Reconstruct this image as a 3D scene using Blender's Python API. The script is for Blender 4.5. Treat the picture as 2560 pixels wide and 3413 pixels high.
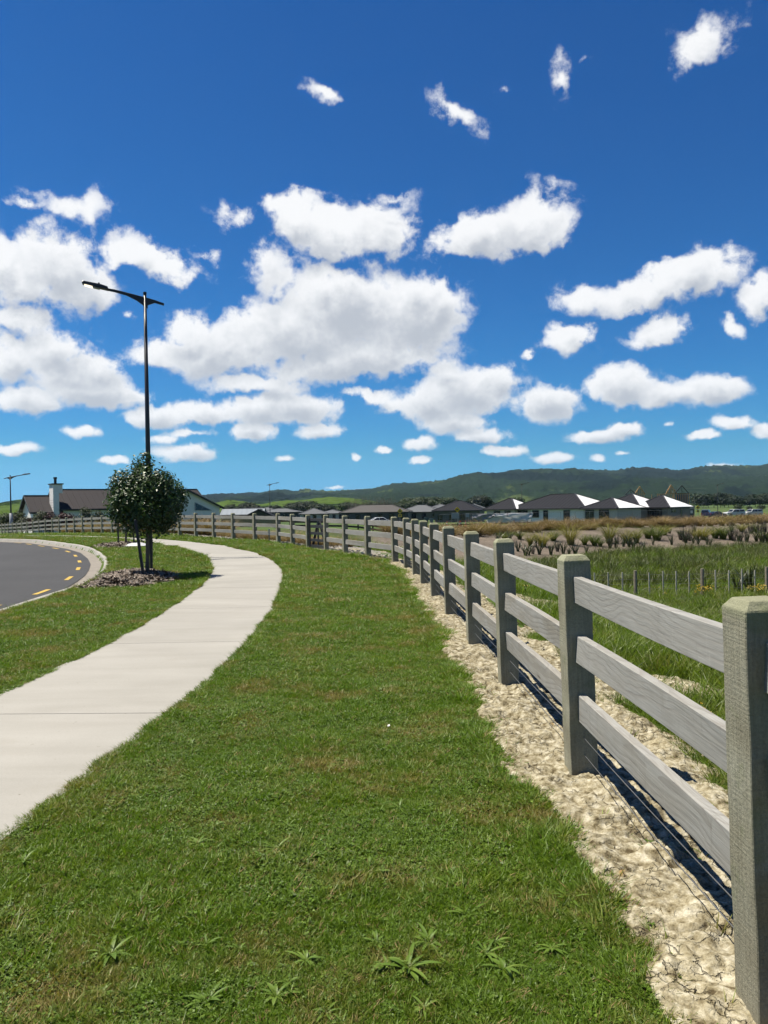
import bpy, bmesh, math, random
import numpy as np
from mathutils import Vector, Matrix
R = math.radians
for o in list(bpy.data.objects): bpy.data.objects.remove(o)
SC = bpy.context.scene
COL = SC.collection
rng = np.random.default_rng(7)

# ------------------------------------------------------------------ camera
CAMZ = 1.52; FPX = 2588.0; PITCH = R(-.43); ROLL = R(-1.0)
_f = Vector((0, math.cos(PITCH), math.sin(PITCH))); _u = Vector((0, -math.sin(PITCH), math.cos(PITCH))); _r = Vector((1, 0, 0))
_r2 = _r*math.cos(ROLL) + _u*math.sin(ROLL); _u2 = -_r*math.sin(ROLL) + _u*math.cos(ROLL)
cam_d = bpy.data.cameras.new('camera'); cam = bpy.data.objects.new('camera', cam_d); COL.objects.link(cam)
cam.matrix_world = Matrix(((_r2.x, _u2.x, -_f.x, 0), (_r2.y, _u2.y, -_f.y, 0), (_r2.z, _u2.z, -_f.z, CAMZ), (0, 0, 0, 1)))
cam_d.sensor_fit = 'HORIZONTAL'; cam_d.sensor_width = 36; cam_d.lens = 36*FPX/2560
cam_d.clip_start = .05; cam_d.clip_end = 30000
SC.camera = cam
def ray(u, v):
    return _r2*((u-1280)/FPX) + _u2*(-(v-1706.5)/FPX) + _f
def at(u, v, Y):                       # the point of the place seen in direction (u,v) at distance Y ahead
    d = ray(u, v); return Vector((0, 0, CAMZ)) + d*(Y/d.y)
def hor(u): return 1687.1 - (u-1280)*math.tan(R(1.0))

# ------------------------------------------------------------------ light
SUNV = Vector((-.44, .12, 1)).normalized()
sun_d = bpy.data.lights.new('sun', 'SUN'); sun_d.energy = 5.0; sun_d.angle = R(.53); sun_d.color = (1, .93, .79)
sun = bpy.data.objects.new('sun', sun_d); COL.objects.link(sun); sun.location = (-20, 10, 40)
sun.rotation_euler = SUNV.to_track_quat('Z', 'Y').to_euler()
SC.view_settings.view_transform = 'Standard'; SC.view_settings.look = 'None'
SC.view_settings.exposure = 1.04; SC.view_settings.gamma = 1
SC.cycles.use_denoising = True
SC.cycles.max_bounces = 5; SC.cycles.diffuse_bounces = 2; SC.cycles.glossy_bounces = 3; SC.cycles.transmission_bounces = 4; SC.cycles.volume_bounces = 1; SC.cycles.transparent_max_bounces = 8

class NT:                               # a small node-tree helper
    def __init__(s, nt): s.nt = nt
    def n(s, t, **k):
        x = s.nt.nodes.new(t)
        for a, b in k.items(): setattr(x, a, b)
        return x
    def l(s, a, b): s.nt.links.new(a, b)
    def put(s, sock, v):
        if hasattr(v, 'is_output'): s.l(v, sock)
        else: sock.default_value = v
    def m(s, op, a, b=None, c=None, clamp=False):
        x = s.n('ShaderNodeMath', operation=op, use_clamp=clamp)
        s.put(x.inputs[0], a)
        if b is not None: s.put(x.inputs[1], b)
        if c is not None: s.put(x.inputs[2], c)
        return x.outputs[0]
    def vm(s, op, a, b=None):
        x = s.n('ShaderNodeVectorMath', operation=op); s.put(x.inputs[0], a)
        if b is not None: s.put(x.inputs[1], b)
        return x.outputs['Value'] if op in ('LENGTH', 'DOT_PRODUCT') else x.outputs[0]
    def ramp(s, fac, stops, interp='LINEAR'):
        x = s.n('ShaderNodeValToRGB'); s.put(x.inputs[0], fac); r = x.color_ramp; r.interpolation = interp
        while len(r.elements) < len(stops): r.elements.new(.5)
        for e, (p, c) in zip(r.elements, stops):
            e.position = p; e.color = (c, c, c, 1) if not hasattr(c, '__len__') else (*c[:3], 1)
        return x.outputs[0]
    def mix(s, f, a, b, mode='MIX'):
        x = s.n('ShaderNodeMix', data_type='RGBA', blend_type=mode); s.put(x.inputs[0], f)
        for i, v in ((6, a), (7, b)):
            if hasattr(v, 'is_output'): s.l(v, x.inputs[i])
            else: x.inputs[i].default_value = (*v[:3], 1)
        return x.outputs[2]
    def noise(s, vec, scale, detail=4, rough=.55, dist=0, out=0):
        x = s.n('ShaderNodeTexNoise'); 
        if vec is not None: s.l(vec, x.inputs['Vector'])
        x.inputs['Scale'].default_value = scale; x.inputs['Detail'].default_value = detail
        x.inputs['Roughness'].default_value = rough; x.inputs['Distortion'].default_value = dist
        return x.outputs[out]
    def smooth(s, v, lo, hi):
        x = s.n('ShaderNodeMapRange', interpolation_type='SMOOTHSTEP'); s.put(x.inputs[0], v)
        x.inputs[1].default_value = lo; x.inputs[2].default_value = hi
        return x.outputs[0]
    def xyz(s, v):
        x = s.n('ShaderNodeSeparateXYZ'); s.l(v, x.inputs[0]); return x.outputs
    def comb(s, a, b, c=0.0):
        x = s.n('ShaderNodeCombineXYZ')
        for i, v in enumerate((a, b, c)): s.put(x.inputs[i], v)
        return x.outputs[0]

# ------------------------------------------------------------------ sky with fair-weather clouds
SKYK = .49
world = bpy.data.worlds.new('World'); SC.world = world; world.use_nodes = True
world.cycles.sampling_method = 'MANUAL'; world.cycles.sample_map_resolution = 512
wt = NT(world.node_tree); world.node_tree.nodes.clear()
sky = wt.n('ShaderNodeTexSky', sky_type='NISHITA', sun_disc=False)
sky.sun_elevation = math.asin(SUNV.z); sky.sun_rotation = math.atan2(SUNV.x, SUNV.y)
sky.altitude = 0; sky.air_density = 1.0; sky.dust_density = .1; sky.ozone_density = 2.0
# cloud clumps: centre and half-size in degrees-like picture units of the survey photograph (1659 wide, focal length 1677), turned below into azimuth and elevation
CL = [(1508,104,62,50,20,.50),(1216,162,24,42,-10,.42),(704,211,42,20,-15,.45),(972,246,56,26,-28,.50),(1072,183,26,11,0,.24),(1280,141,15,9,0,.2),
 (150,440,80,20,-6,.42),(60,432,40,14,0,.36),(185,445,40,30,20,.40),(512,478,36,34,-25,.38),(850,425,45,14,-8,.28),(575,560,60,50,30,.40),(600,600,70,55,0,.46),(440,540,40,18,0,.33),(265,688,26,14,-30,.36),
 (120,555,75,72,-8,.95),(60,600,90,58,0,.95),(170,600,62,50,0,.9),(10,560,50,40,0,.9),(330,563,98,32,-8,.9),(260,560,50,28,0,.8),
 (625,462,62,32,-12,.9),(720,505,110,46,-4,1.0),(815,498,82,46,0,.95),(600,450,36,20,0,.7),
 (1030,508,92,44,6,1.0),(1130,488,100,54,8,1.0),(1205,490,46,34,0,.8),(1060,540,80,24,0,.8),
 (1500,600,92,50,8,.98),(1400,622,112,36,6,.9),(1275,640,62,30,-10,.72),(1360,655,70,26,0,.7),(1650,640,42,38,10,.9),
 (745,660,140,76,0,1.05),(880,690,108,80,0,1.0),(640,720,160,66,6,1.05),(480,760,130,52,4,1.0),(400,725,60,40,30,.8),(340,770,60,26,0,.75),(760,780,190,46,4,1.05),(930,660,56,48,0,.9),(560,830,120,26,0,.8),(690,612,50,40,0,.8),(900,630,60,32,-20,.75),
 (120,755,80,48,0,.85),(40,690,62,34,0,.82),(30,775,60,46,0,.8),(200,790,70,30,-14,.8),(200,840,108,34,-6,.98),(60,862,74,30,0,.9),(290,855,40,16,0,.7),(150,800,120,44,0,.72),
 (640,880,92,36,-4,.98),(560,892,90,30,0,.9),(430,898,90,26,0,.92),(330,898,56,24,0,.9),(410,940,58,13,0,.66),(545,936,50,22,0,.9),(690,928,52,18,0,.85),(355,950,40,9,0,.6),
 (405,980,62,20,0,.9),(182,930,36,16,0,.75),(245,996,38,10,0,.8),(30,970,44,13,4,.85),(612,988,20,7,0,.55),
 (1010,850,108,50,4,1.0),(1080,822,50,30,20,.9),(920,880,70,36,0,.9),(980,915,80,24,0,.85),(800,862,50,13,-14,.75),(860,885,50,16,-14,.7),(1040,942,56,20,0,.9),(1085,973,50,13,0,.85),(960,800,54,24,0,.5),
 (1185,868,68,36,0,.95),(1238,730,56,27,0,.85),(1425,722,60,28,0,.8),(1572,708,26,19,0,.6),(1150,762,14,10,0,.45),
 (1338,836,66,38,0,1.0),(1410,852,60,26,0,.85),(1540,842,72,30,0,.92),(1470,846,40,20,0,.7),
 (1300,936,72,16,2,.9),(1345,925,34,16,0,.9),(1520,943,34,11,0,.8),(1588,914,42,15,0,.85),(1655,928,24,20,0,.85),
 (905,960,38,15,0,.75),(905,995,26,9,0,.8),(832,972,18,9,0,.7),(766,985,15,8,0,.6),(1195,986,40,11,0,.8),(1290,988,16,9,0,.55),(1440,915,15,8,0,.4),(1340,975,16,6,0,.36),(1560,1006,34,8,0,.7),(800,1061,40,7,0,.6),(720,1052,26,5,0,.5)]
BL = []
for (cu, cv, ru, rv, rot, amp) in CL:
    d = ray(cu*1.5431, cv*1.5431).normalized()
    a = math.atan2(d.x, d.y); e = math.asin(d.z); k = 1/1677.0; ca = math.cos(a)
    amp = amp*1.2+.04 if amp < .55 else amp
    BL.append((a, e, 1.5*ru*k*ca/math.cos(e), 1.5*rv*k*ca, rot, amp))
def cloud_group(blobs):                 # a node group: azimuth and elevation in, thickness of the clumps out
    grp = bpy.data.node_groups.new('cloud_field', 'ShaderNodeTree')
    grp.interface.new_socket('P', in_out='INPUT', socket_type='NodeSocketVector')
    grp.interface.new_socket('F', in_out='OUTPUT', socket_type='NodeSocketFloat')
    gt = NT(grp); gi = gt.n('NodeGroupInput'); go = gt.n('NodeGroupOutput'); acc = None
    pa, pe, _pz = gt.xyz(gi.outputs[0])
    for (a, e, sx, sy, rot, amp) in blobs:
        mp = gt.n('ShaderNodeMapping', vector_type='TEXTURE'); gt.l(gt.comb(pa, pe, 0.0 if acc is None else acc), mp.inputs[0])   # one clump after the other keeps the shader small
        mp.inputs[1].default_value = (a, e, 0); mp.inputs[2].default_value = (0, 0, R(rot)); mp.inputs[3].default_value = (sx, sy, 1e7)
        val = gt.m('MULTIPLY_ADD', gt.vm('LENGTH', mp.outputs[0]), -amp, amp)
        acc = val if acc is None else gt.m('SMOOTH_MAX', acc, val, .16)
    if acc is None: go.inputs[0].default_value = -1.0
    else: gt.l(acc, go.inputs[0])
    return grp
tc = wt.n('ShaderNodeTexCoord'); D = tc.outputs['Generated']
dx, dy, dz = wt.xyz(D)
az = wt.m('ARCTAN2', dx, dy); el = wt.m('ARCSINE', dz)
P0 = wt.comb(az, el)
near = wt.smooth(dz, .03, .30)
sr = wt.n('ShaderNodeSeparateColor'); wt.l(sky.outputs[0], sr.inputs[0])   # the sky at strength 0.1, toned like the photograph's deep blue
rr = wt.m('MULTIPLY', wt.m('POWER', wt.m('MULTIPLY', sr.outputs[0], .1), 1.47), .217); gg = wt.m('MULTIPLY', wt.m('POWER', wt.m('MULTIPLY', sr.outputs[1], .1), 1.243), .655)
bb = wt.m('MAXIMUM', wt.m('MULTIPLY', wt.m('POWER', wt.m('MULTIPLY', sr.outputs[2], .1), 1.1), 1.0), wt.m('MULTIPLY', gg, 1.66))
rr = wt.m('MINIMUM', rr, wt.m('MULTIPLY', gg, .42))
skyc = wt.comb(rr, gg, bb)
def background(dens, shade):
    ccol = wt.mix(shade, (.97, .975, .985), (.52, .555, .61))
    low = wt.smooth(dz, -.02, .10)         # air thickens towards the horizon
    fin = wt.mix(wt.m('MULTIPLY', dens, wt.m('MULTIPLY_ADD', low, .22, .76)), skyc, ccol)
    bg = wt.n('ShaderNodeBackground'); wt.l(fin, bg.inputs[0]); bg.inputs[1].default_value = SKYK; return bg.outputs[0]
def scl(v, f):
    x = wt.n('ShaderNodeVectorMath', operation='SCALE'); wt.l(v, x.inputs[0]); wt.put(x.inputs['Scale'], f); return x.outputs[0]
# billows: warp the field, finer towards the horizon where the clouds are farther away
w1 = wt.vm('SUBTRACT', wt.noise(D, 11, 3, .6, 0, 1), (.5, .5, .5)); w2 = wt.vm('SUBTRACT', wt.noise(D, 36, 5, .62, 0, 1), (.5, .5, .5))
amp1 = wt.m('MULTIPLY_ADD', near, .055, .012); amp2 = wt.m('MULTIPLY_ADD', near, .024, .012)
P1 = wt.vm('ADD', wt.vm('ADD', P0, scl(w1, amp1)), scl(w2, amp2))
P2 = wt.vm('ADD', P1, wt.comb(-.006, wt.m('MULTIPLY_ADD', near, .022, .007)))
fb = wt.noise(D, 20, 8, .60, .35); fb2 = wt.noise(D, 70, 6, .58, .2)
fbm = wt.m('SUBTRACT', wt.m('ADD', wt.m('MULTIPLY', fb, .66), wt.m('MULTIPLY', fb2, .34)), .5)
def patch(blobs):
    g = cloud_group(blobs)
    def field(p):
        x = wt.n('ShaderNodeGroup'); x.node_tree = g; wt.l(p, x.inputs[0]); return x.outputs[0]
    f1 = field(P1)
    dens = wt.m('MULTIPLY', wt.smooth(wt.m('MULTIPLY_ADD', fbm, 1.75, f1), .13, .47), wt.smooth(f1, -.22, .48))
    shade = wt.smooth(wt.m('MULTIPLY_ADD', fbm, 1.25, field(P2)), .10, .98)
    return background(dens, shade)
def choose(test, a, b):                 # test 1: a, test 0: b
    x = wt.n('ShaderNodeMixShader'); wt.l(test, x.inputs[0]); wt.l(b, x.inputs[1]); wt.l(a, x.inputs[2]); return x.outputs[0]
def split(a0, a1, e0, e1, depth):       # only the clumps near a piece of sky are worked out there
    mg = .03 + .045*min(1, max(0, (e1-.03)/.27))
    bl = [b for b in BL if b[0]+max(b[2], b[3]*abs(math.sin(R(b[4])))*2)+mg > a0 and b[0]-max(b[2], b[3]*abs(math.sin(R(b[4])))*2)-mg < a1 and b[1]+max(b[3], b[2]*abs(math.sin(R(b[4]))))+mg > e0 and b[1]-max(b[3], b[2]*abs(math.sin(R(b[4]))))-mg < e1]
    if depth == 0 or len(bl) < 9: return patch(bl)
    if (a1-a0) > 1.3*(e1-e0):
        m_ = sorted(b[0] for b in bl)[len(bl)//2]; m_ = min(max(m_, a0+.25*(a1-a0)), a1-.25*(a1-a0))
        return choose(wt.m('LESS_THAN', az, m_), split(a0, m_, e0, e1, depth-1), split(m_, a1, e0, e1, depth-1))
    m_ = sorted(b[1] for b in bl)[len(bl)//2]; m_ = min(max(m_, e0+.2*(e1-e0)), e1-.2*(e1-e0))
    return choose(wt.m('LESS_THAN', el, m_), split(a0, a1, e0, m_, depth-1), split(a0, a1, m_, e1, depth-1))
inner = split(-.62, .62, -.02, .66, 5)
# the same kind of clouds goes on round the rest of the sky
rest = wt.m('MULTIPLY', wt.smooth(wt.m('ABSOLUTE', az), .62, .85), wt.m('MULTIPLY', wt.smooth(dz, .02, .08), wt.m('SUBTRACT', 1.0, wt.smooth(dz, .3, .55))))
Fr = wt.m('MULTIPLY', wt.m('MULTIPLY_ADD', wt.noise(wt.vm('MULTIPLY', D, (1, 1, 2.2)), 4.2, 5, .55), 4.0, -1.9), rest)
outer = background(wt.smooth(Fr, .1, .62), wt.smooth(Fr, .3, 1.0))
ins = wt.m('MULTIPLY', wt.m('MULTIPLY', wt.m('LESS_THAN', wt.m('ABSOLUTE', az), .62), wt.m('GREATER_THAN', el, -.02)), wt.m('LESS_THAN', el, .66))
wo = wt.n('ShaderNodeOutputWorld'); wt.l(choose(ins, inner, outer), wo.inputs[0])

# ------------------------------------------------------------------ small mesh library
def S(t):
    t = np.clip(t, 0, 1); return t*t*(3-2*t)
def _h(ix, iy, s):
    n = (ix*374761393 + iy*668265263 + s*1442695041) & 0xffffffff
    n = ((n ^ (n >> 13))*1274126177) & 0xffffffff
    return ((n ^ (n >> 16)) & 0xffff)/65535.0
def vnoise(x, y, s=0):
    x = np.asarray(x, float); y = np.asarray(y, float)
    ix = np.floor(x).astype(np.int64); iy = np.floor(y).astype(np.int64); fx = x-ix; fy = y-iy
    fx = fx*fx*(3-2*fx); fy = fy*fy*(3-2*fy)
    a = _h(ix, iy, s); b = _h(ix+1, iy, s); c = _h(ix, iy+1, s); d = _h(ix+1, iy+1, s)
    return (a*(1-fx)+b*fx)*(1-fy) + (c*(1-fx)+d*fx)*fy
def fbm2(x, y, s=0, o=4, g=.5):
    r = 0; a = 1; t = 0
    for i in range(o): r = r + a*vnoise(x*2**i, y*2**i, s+i*17); t += a; a *= g
    return r/t
def mesh_np(name, V, F, smooth=False):
    me = bpy.data.meshes.new(name); me.from_pydata([tuple(map(float, v)) for v in V] if not isinstance(V, np.ndarray) else V.tolist(), [], F if not isinstance(F, np.ndarray) else F.tolist())
    if smooth: me.polygons.foreach_set('use_smooth', [True]*len(me.polygons))
    me.update(); return me
def obj(name, me, mat=None, parent=None, loc=(0, 0, 0), rot=(0, 0, 0)):
    o = bpy.data.objects.new(name, me); COL.objects.link(o)
    if mat is not None and me is not None and len(me.materials) == 0: me.materials.append(mat)
    if parent is not None: o.parent = parent
    o.location = loc; o.rotation_euler = rot
    return o
def tag(o, label=None, cat=None, group=None, kind=None):
    if label: o['label'] = label
    if cat: o['category'] = cat
    if group: o['group'] = group
    if kind: o['kind'] = kind
    return o
def thing(name, label, cat, loc=(0, 0, 0), rz=0, group=None):
    o = bpy.data.objects.new(name, None); COL.objects.link(o); o.location = loc; o.rotation_euler = (0, 0, rz); o.empty_display_size = .1
    return tag(o, label, cat, group)
def copy_tree(o, parent=None):
    c = o.copy(); COL.objects.link(c); c.parent = parent
    for ch in list(o.children): copy_tree(ch, c)
    return c
class MB:
    def __init__(s): s.v = []; s.f = []
    def add(s, V, F):
        b = len(s.v); s.v += [tuple(map(float, p)) for p in V]; s.f += [tuple(i+b for i in f) for f in F]; return s
    def box(s, x0, x1, y0, y1, z0, z1):
        return s.add([(x0,y0,z0),(x1,y0,z0),(x1,y1,z0),(x0,y1,z0),(x0,y0,z1),(x1,y0,z1),(x1,y1,z1),(x0,y1,z1)],
                     [(0,3,2,1),(4,5,6,7),(0,1,5,4),(1,2,6,5),(2,3,7,6),(3,0,4,7)])
    def bar(s, a, b, w, h, up=(0, 0, 1)):
        a = Vector(a); b = Vector(b); d = (b-a).normalized(); up = Vector(up)
        if abs(d.dot(up)) > .98: up = Vector((0, 1, 0))
        x = d.cross(up).normalized(); z = x.cross(d).normalized()
        V = [p + x*sx*w/2 + z*sz*h/2 for p in (a, b) for sx, sz in ((-1,-1),(1,-1),(1,1),(-1,1))]
        return s.add(V, [(0,1,2,3),(7,6,5,4),(0,4,5,1),(1,5,6,2),(2,6,7,3),(3,7,4,0)])
    def tube(s, pts, rad, n=8, caps=True):
        pts = [Vector(p) for p in pts]; rad = rad if hasattr(rad, '__len__') else [rad]*len(pts); V = []; F = []
        for i, p in enumerate(pts):
            d = (pts[min(i+1, len(pts)-1)] - pts[max(i-1, 0)]).normalized()
            up = Vector((0, 0, 1)) if abs(d.z) < .9 else Vector((0, 1, 0))
            x = d.cross(up).normalized(); y = x.cross(d).normalized()
            for k in range(n):
                t = 2*math.pi*k/n; V.append(p + (x*math.cos(t) + y*math.sin(t))*rad[i])
        for i in range(len(pts)-1):
            for k in range(n): F.append((i*n+k, i*n+(k+1) % n, (i+1)*n+(k+1) % n, (i+1)*n+k))
        if caps: F.append(tuple(range(n))[::-1]); F.append(tuple((len(pts)-1)*n+k for k in range(n)))
        return s.add(V, F)
    def prism(s, poly, off):
        off = Vector(off); n = len(poly); P = [Vector(p) for p in poly]
        return s.add(P + [p+off for p in P], [tuple(range(n))[::-1], tuple(range(n, 2*n))] + [(i, (i+1) % n, n+(i+1) % n, n+i) for i in range(n)])
    def mesh(s, name, bevel=0, smooth=False, recalc=True):
        me = bpy.data.meshes.new(name); me.from_pydata(s.v, [], s.f)
        if bevel or recalc:
            bm = bmesh.new(); bm.from_mesh(me)
            bmesh.ops.recalc_face_normals(bm, faces=bm.faces)
            if bevel: bmesh.ops.bevel(bm, geom=bm.edges[:], offset=bevel, segments=1, affect='EDGES', clamp_overlap=True)
            bm.to_mesh(me); bm.free()
        if smooth: me.polygons.foreach_set('use_smooth', [True]*len(me.polygons))
        me.update(); return me
    def build(s, name, mat, parent=None, bevel=0, smooth=False, **k):
        return obj(name, s.mesh(name, bevel, smooth), mat, parent, **k)

# ------------------------------------------------------------------ materials
def mat(name):
    m = bpy.data.materials.new(name); m.use_nodes = True; m.node_tree.nodes.clear(); t = NT(m.node_tree)
    p = t.n('ShaderNodeBsdfPrincipled'); o = t.n('ShaderNodeOutputMaterial'); t.l(p.outputs[0], o.inputs[0])
    return m, t, p, o
def bump(t, p, h, strength, dist):
    b = t.n('ShaderNodeBump'); b.inputs['Strength'].default_value = strength; b.inputs['Distance'].default_value = dist
    t.l(h, b.inputs['Height']); t.l(b.outputs[0], p.inputs['Normal']); return b
def plain(name, col, rough=.6, metal=0, var=.12, scale=6, spec=.5, bumpd=0):
    m, t, p, o = mat(name); c = t.n('ShaderNodeTexCoord').outputs['Object']
    n = t.noise(c, scale, 5, .6); f = t.ramp(n, [(.3, 1-var), (.7, 1+var)])
    x = t.mix(1.0, col, f, 'MULTIPLY'); t.l(x, p.inputs['Base Color'])
    p.inputs['Roughness'].default_value = rough; p.inputs['Metallic'].default_value = metal; p.inputs['Specular IOR Level'].default_value = spec
    if bumpd: bump(t, p, n, .6, bumpd)
    return m
def leafy(name, c1, c2, c3=None, rough=.5, trans=.35, wscale=.6, spec=.35, dry=None, dryamt=0):
    m, t, p, o = mat(name); g = t.n('ShaderNodeNewGeometry'); oi = t.n('ShaderNodeObjectInfo')
    n = t.noise(g.outputs['Position'], wscale, 4, .6)
    f = t.m('ADD', t.m('MULTIPLY', oi.outputs['Random'], .5), t.m('MULTIPLY', t.m('MULTIPLY_ADD', n, 2.0, -.5), .5), clamp=True)
    col = t.ramp(f, [(.0, c1), (.55, c2), (1, c3 or c2)])
    col = t.mix(1.0, col, t.ramp(g.outputs['Random Per Island'], [(0, .6), (.6, 1.0), (1, 1.5)]), 'MULTIPLY')
    if dry is not None:
        dn = t.noise(g.outputs['Position'], 1.5, 5, .65)
        dm = t.smooth(t.m('ADD', dn, t.m('MULTIPLY', g.outputs['Random Per Island'], .22)), .66-dryamt, .84-dryamt)
        col = t.mix(dm, col, dry)
    t.l(col, p.inputs['Base Color']); p.inputs['Roughness'].default_value = rough; p.inputs['Specular IOR Level'].default_value = spec
    tr = t.n('ShaderNodeBsdfTranslucent'); t.l(t.mix(1.0, col, (1.1, 1.25, .55), 'MULTIPLY'), tr.inputs[0])
    mx = t.n('ShaderNodeMixShader'); mx.inputs[0].default_value = trans; t.l(p.outputs[0], mx.inputs[1]); t.l(tr.outputs[0], mx.inputs[2]); t.l(mx.outputs[0], o.inputs[0])
    return m
# ------------------------------------------------------------------ the lie of the land
KY = np.array([-30,5,11.6,13.9,15.5,16.6,18,19.9,21.6,24,26.7,29.9,32.9,35.3,39.1,41.4,47,60,90]); KX = -np.array([5.3,5.55,5.78,5.98,6.09,6.25,6.58,7.1,7.65,8.5,9.62,11.1,12.85,14.6,17.5,20.4,29,52,130])
RY = np.array([-30,2,3.55,4.1,4.93,5.61,6.98,8.13,9.4,11.7,14.45,16.6,18.6,21.9,26.2,30.7,33.9,37.6,40.85,44.2,47.5,60,90]); RX = -np.array([2.0,1.86,1.79,1.74,1.66,1.60,1.53,1.51,1.53,1.64,1.87,2.09,2.36,3.02,4.3,6.28,8.3,11.05,13.84,17.0,20.6,36,80])
LY = np.array([-30,3,6.5,7.6,8.86,10.44,12,13.9,16.1,19,22,25.2,28.8,32.7,35.2,39,41.1,43.8,46,58,88]); LX = -np.array([3.6,3.33,3.24,3.19,3.19,3.27,3.38,3.54,3.82,4.31,5.03,6.05,7.6,9.6,11.15,13.7,15.9,19.0,22,38,84])
FY = np.array([-30,.05,2.2,4.24,6.38,8.33,10.5,12.7,14.85,16.75,18.6,20.68,22.65,24.61,26.57,28.0,30.0,31.9,35.3,44.3,55.6,63.5,70,84,100]); FX = np.array([1.3,1.08,1.04,1.0,.94,.88,.81,.75,.68,.60,.46,.20,-.54,-1.3,-2.05,-2.8,-3.55,-4.4,-6.9,-11.8,-20.2,-25.9,-31.5,-41.5,-53])
def smooth_curve(Y, X):                 # the surveyed points joined by a smooth line
    yy = np.arange(Y[0], Y[-1], .1); xx = np.interp(yy, Y, X); k = np.hanning(15); k /= k.sum()
    xs = np.convolve(np.pad(xx, 7, 'edge'), k, 'valid'); return lambda y: np.interp(y, yy, xs)
xk = smooth_curve(KY, KX); xr = smooth_curve(RY, RX); xl = smooth_curve(LY, LX); xf = lambda y: np.interp(y, FY, FX)
def xdirt(y):                            # where the lawn ends and the bare clay under the fence begins
    y = np.asarray(y, float)
    return xf(y) - .25 - .05*np.sin(y*1.7) - .15*(vnoise(y*1.1, 0*y, 5)-.5) - .09*(vnoise(y*5, 0*y, 6)-.5) + .05*S((4-y)/3)
def zl(y): return np.interp(y, [0,20,28,38,46,55,63,70,84,120,200,400], [0,0,.03,.12,.10,-.06,-.25,-.52,-.95,-1.4,-2.4,-3])
BX = np.array([-40,-10,3,8.6,13.7,26,60,120]); BY = np.array([24,30,37,41.6,47,52.7,60,70])
def bank(x, y): return y - np.interp(x, BX, BY)
def zr(x, y):
    s = x - xf(y); b = bank(x, y)
    return -1.62*S((s-.5)/8.5) + 1.0*S(b/16) - 1.25*S((b-20)/25) - .85*S((y-120)/90) - .3*S((y-210)/150)
def terr(x, y):
    x = np.asarray(x, float); y = np.asarray(y, float)
    w = S((x+4)/8); z = zl(y)*(1-w) + zr(x, y)*w
    return z + .06*(fbm2(x*.25, y*.25, 3, 3)-.5)*S((np.abs(x-xf(y))-1.5)/3)*S((x-xf(y))/2)
def zt(x, y): return float(terr(x, y))
def on(x, y, dz=0): return Vector((x, y, zt(x, y)+dz))

xs = np.concatenate([-22-np.cumsum(.3*1.09**np.arange(95)), np.arange(-22, 14, .25), 14+np.cumsum(.3*1.09**np.arange(95))]); xs.sort()
ys = np.concatenate([[-60, -30, -14, -8, -4, -2], np.arange(0, 56, .25), 56+np.cumsum(.3*1.075**np.arange(104))])
GX, GY = np.meshgrid(xs, ys); GZ = terr(GX, GY)
inroad = S((xk(GY)-.2-GX)/.2)*(GY < 95); GZ = GZ - .45*inroad
onpath = S((GX-xl(GY)-.1)/.1)*S((xr(GY)-.1-GX)/.1)*(GY < 88); GZ = GZ - .05*onpath
far = S((np.hypot(GX, GY)-1500)/1500); GZ = GZ*(1-far) - 3*far
nx, ny = len(xs), len(ys)
idx = np.arange(nx*ny).reshape(ny, nx)
F = np.stack([idx[:-1, :-1], idx[:-1, 1:], idx[1:, 1:], idx[1:, :-1]], -1).reshape(-1, 4)
gm = mesh_np('ground', np.stack([GX, GY, GZ], -1).reshape(-1, 3), F, True)
B = bank(GX, GY); side = GX - xf(GY)
wob = 3*(fbm2(GX*.35, GY*.35, 31, 3)-.5)
mulch = S((B+wob)/1.5)*(1-S((B-17)/5))*S((GX+2)/2)*(side > 1)
wet = S((side-5)/4)*(1-mulch)*(1-S((B-30)/20))
gravel = S((side-.15)/.3)*(1-S((side-2.2)/1.2))*S((GY-24)/4)*(GX < 6)
for nm, arr in (('mulch', mulch), ('wet', wet), ('gravel', gravel)):
    a = gm.attributes.new(nm, 'FLOAT', 'POINT'); a.data.foreach_set('value', arr.reshape(-1).astype(np.float32))
m, t, p, o = mat('turf'); g = t.n('ShaderNodeNewGeometry').outputs['Position']
def attr(t, n): 
    a = t.n('ShaderNodeAttribute'); a.attribute_name = n; return a.outputs['Fac']
n1 = t.noise(g, .8, 5, .65); n2 = t.noise(g, 18, 5, .7); n3 = t.noise(g, .012, 4, .5); n4 = t.noise(g, 90, 3, .6)
lawn = t.ramp(n1, [(.25, (.06, .115, .012)), (.5, (.09, .155, .016)), (.75, (.14, .175, .028))])
lawn = t.mix(1.0, lawn, t.ramp(n2, [(.2, .5), (.5, 1.0), (.8, 1.45)]), 'MULTIPLY')
wetc = t.mix(t.ramp(t.noise(g, .35, 5, .7), [(.35, 0), (.65, 1)]), (.05, .08, .014), (.13, .13, .035))
wetc = t.mix(1.0, wetc, t.ramp(n2, [(.2, .5), (.8, 1.4)]), 'MULTIPLY')
mul = t.mix(t.ramp(t.noise(g, 5, 8, .8), [(.35, 0), (.65, 1)]), (.13, .098, .072), (.33, .275, .22))
mul = t.mix(1.0, mul, t.ramp(t.noise(g, .5, 4, .6), [(.3, .65), (.7, 1.15)]), 'MULTIPLY')
grv = t.mix(t.ramp(t.noise(g, 22, 4, .8), [(.4, 0), (.6, 1)]), (.18, .15, .11), (.58, .55, .50))
farc = t.mix(t.ramp(n3, [(.4, 0), (.6, 1)]), (.05, .10, .018), (.10, .15, .03))
dist = t.n('ShaderNodeVectorMath', operation='LENGTH'); t.l(g, dist.inputs[0])
col = t.mix(t.smooth(dist.outputs['Value'], 60, 160), lawn, farc)
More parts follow.
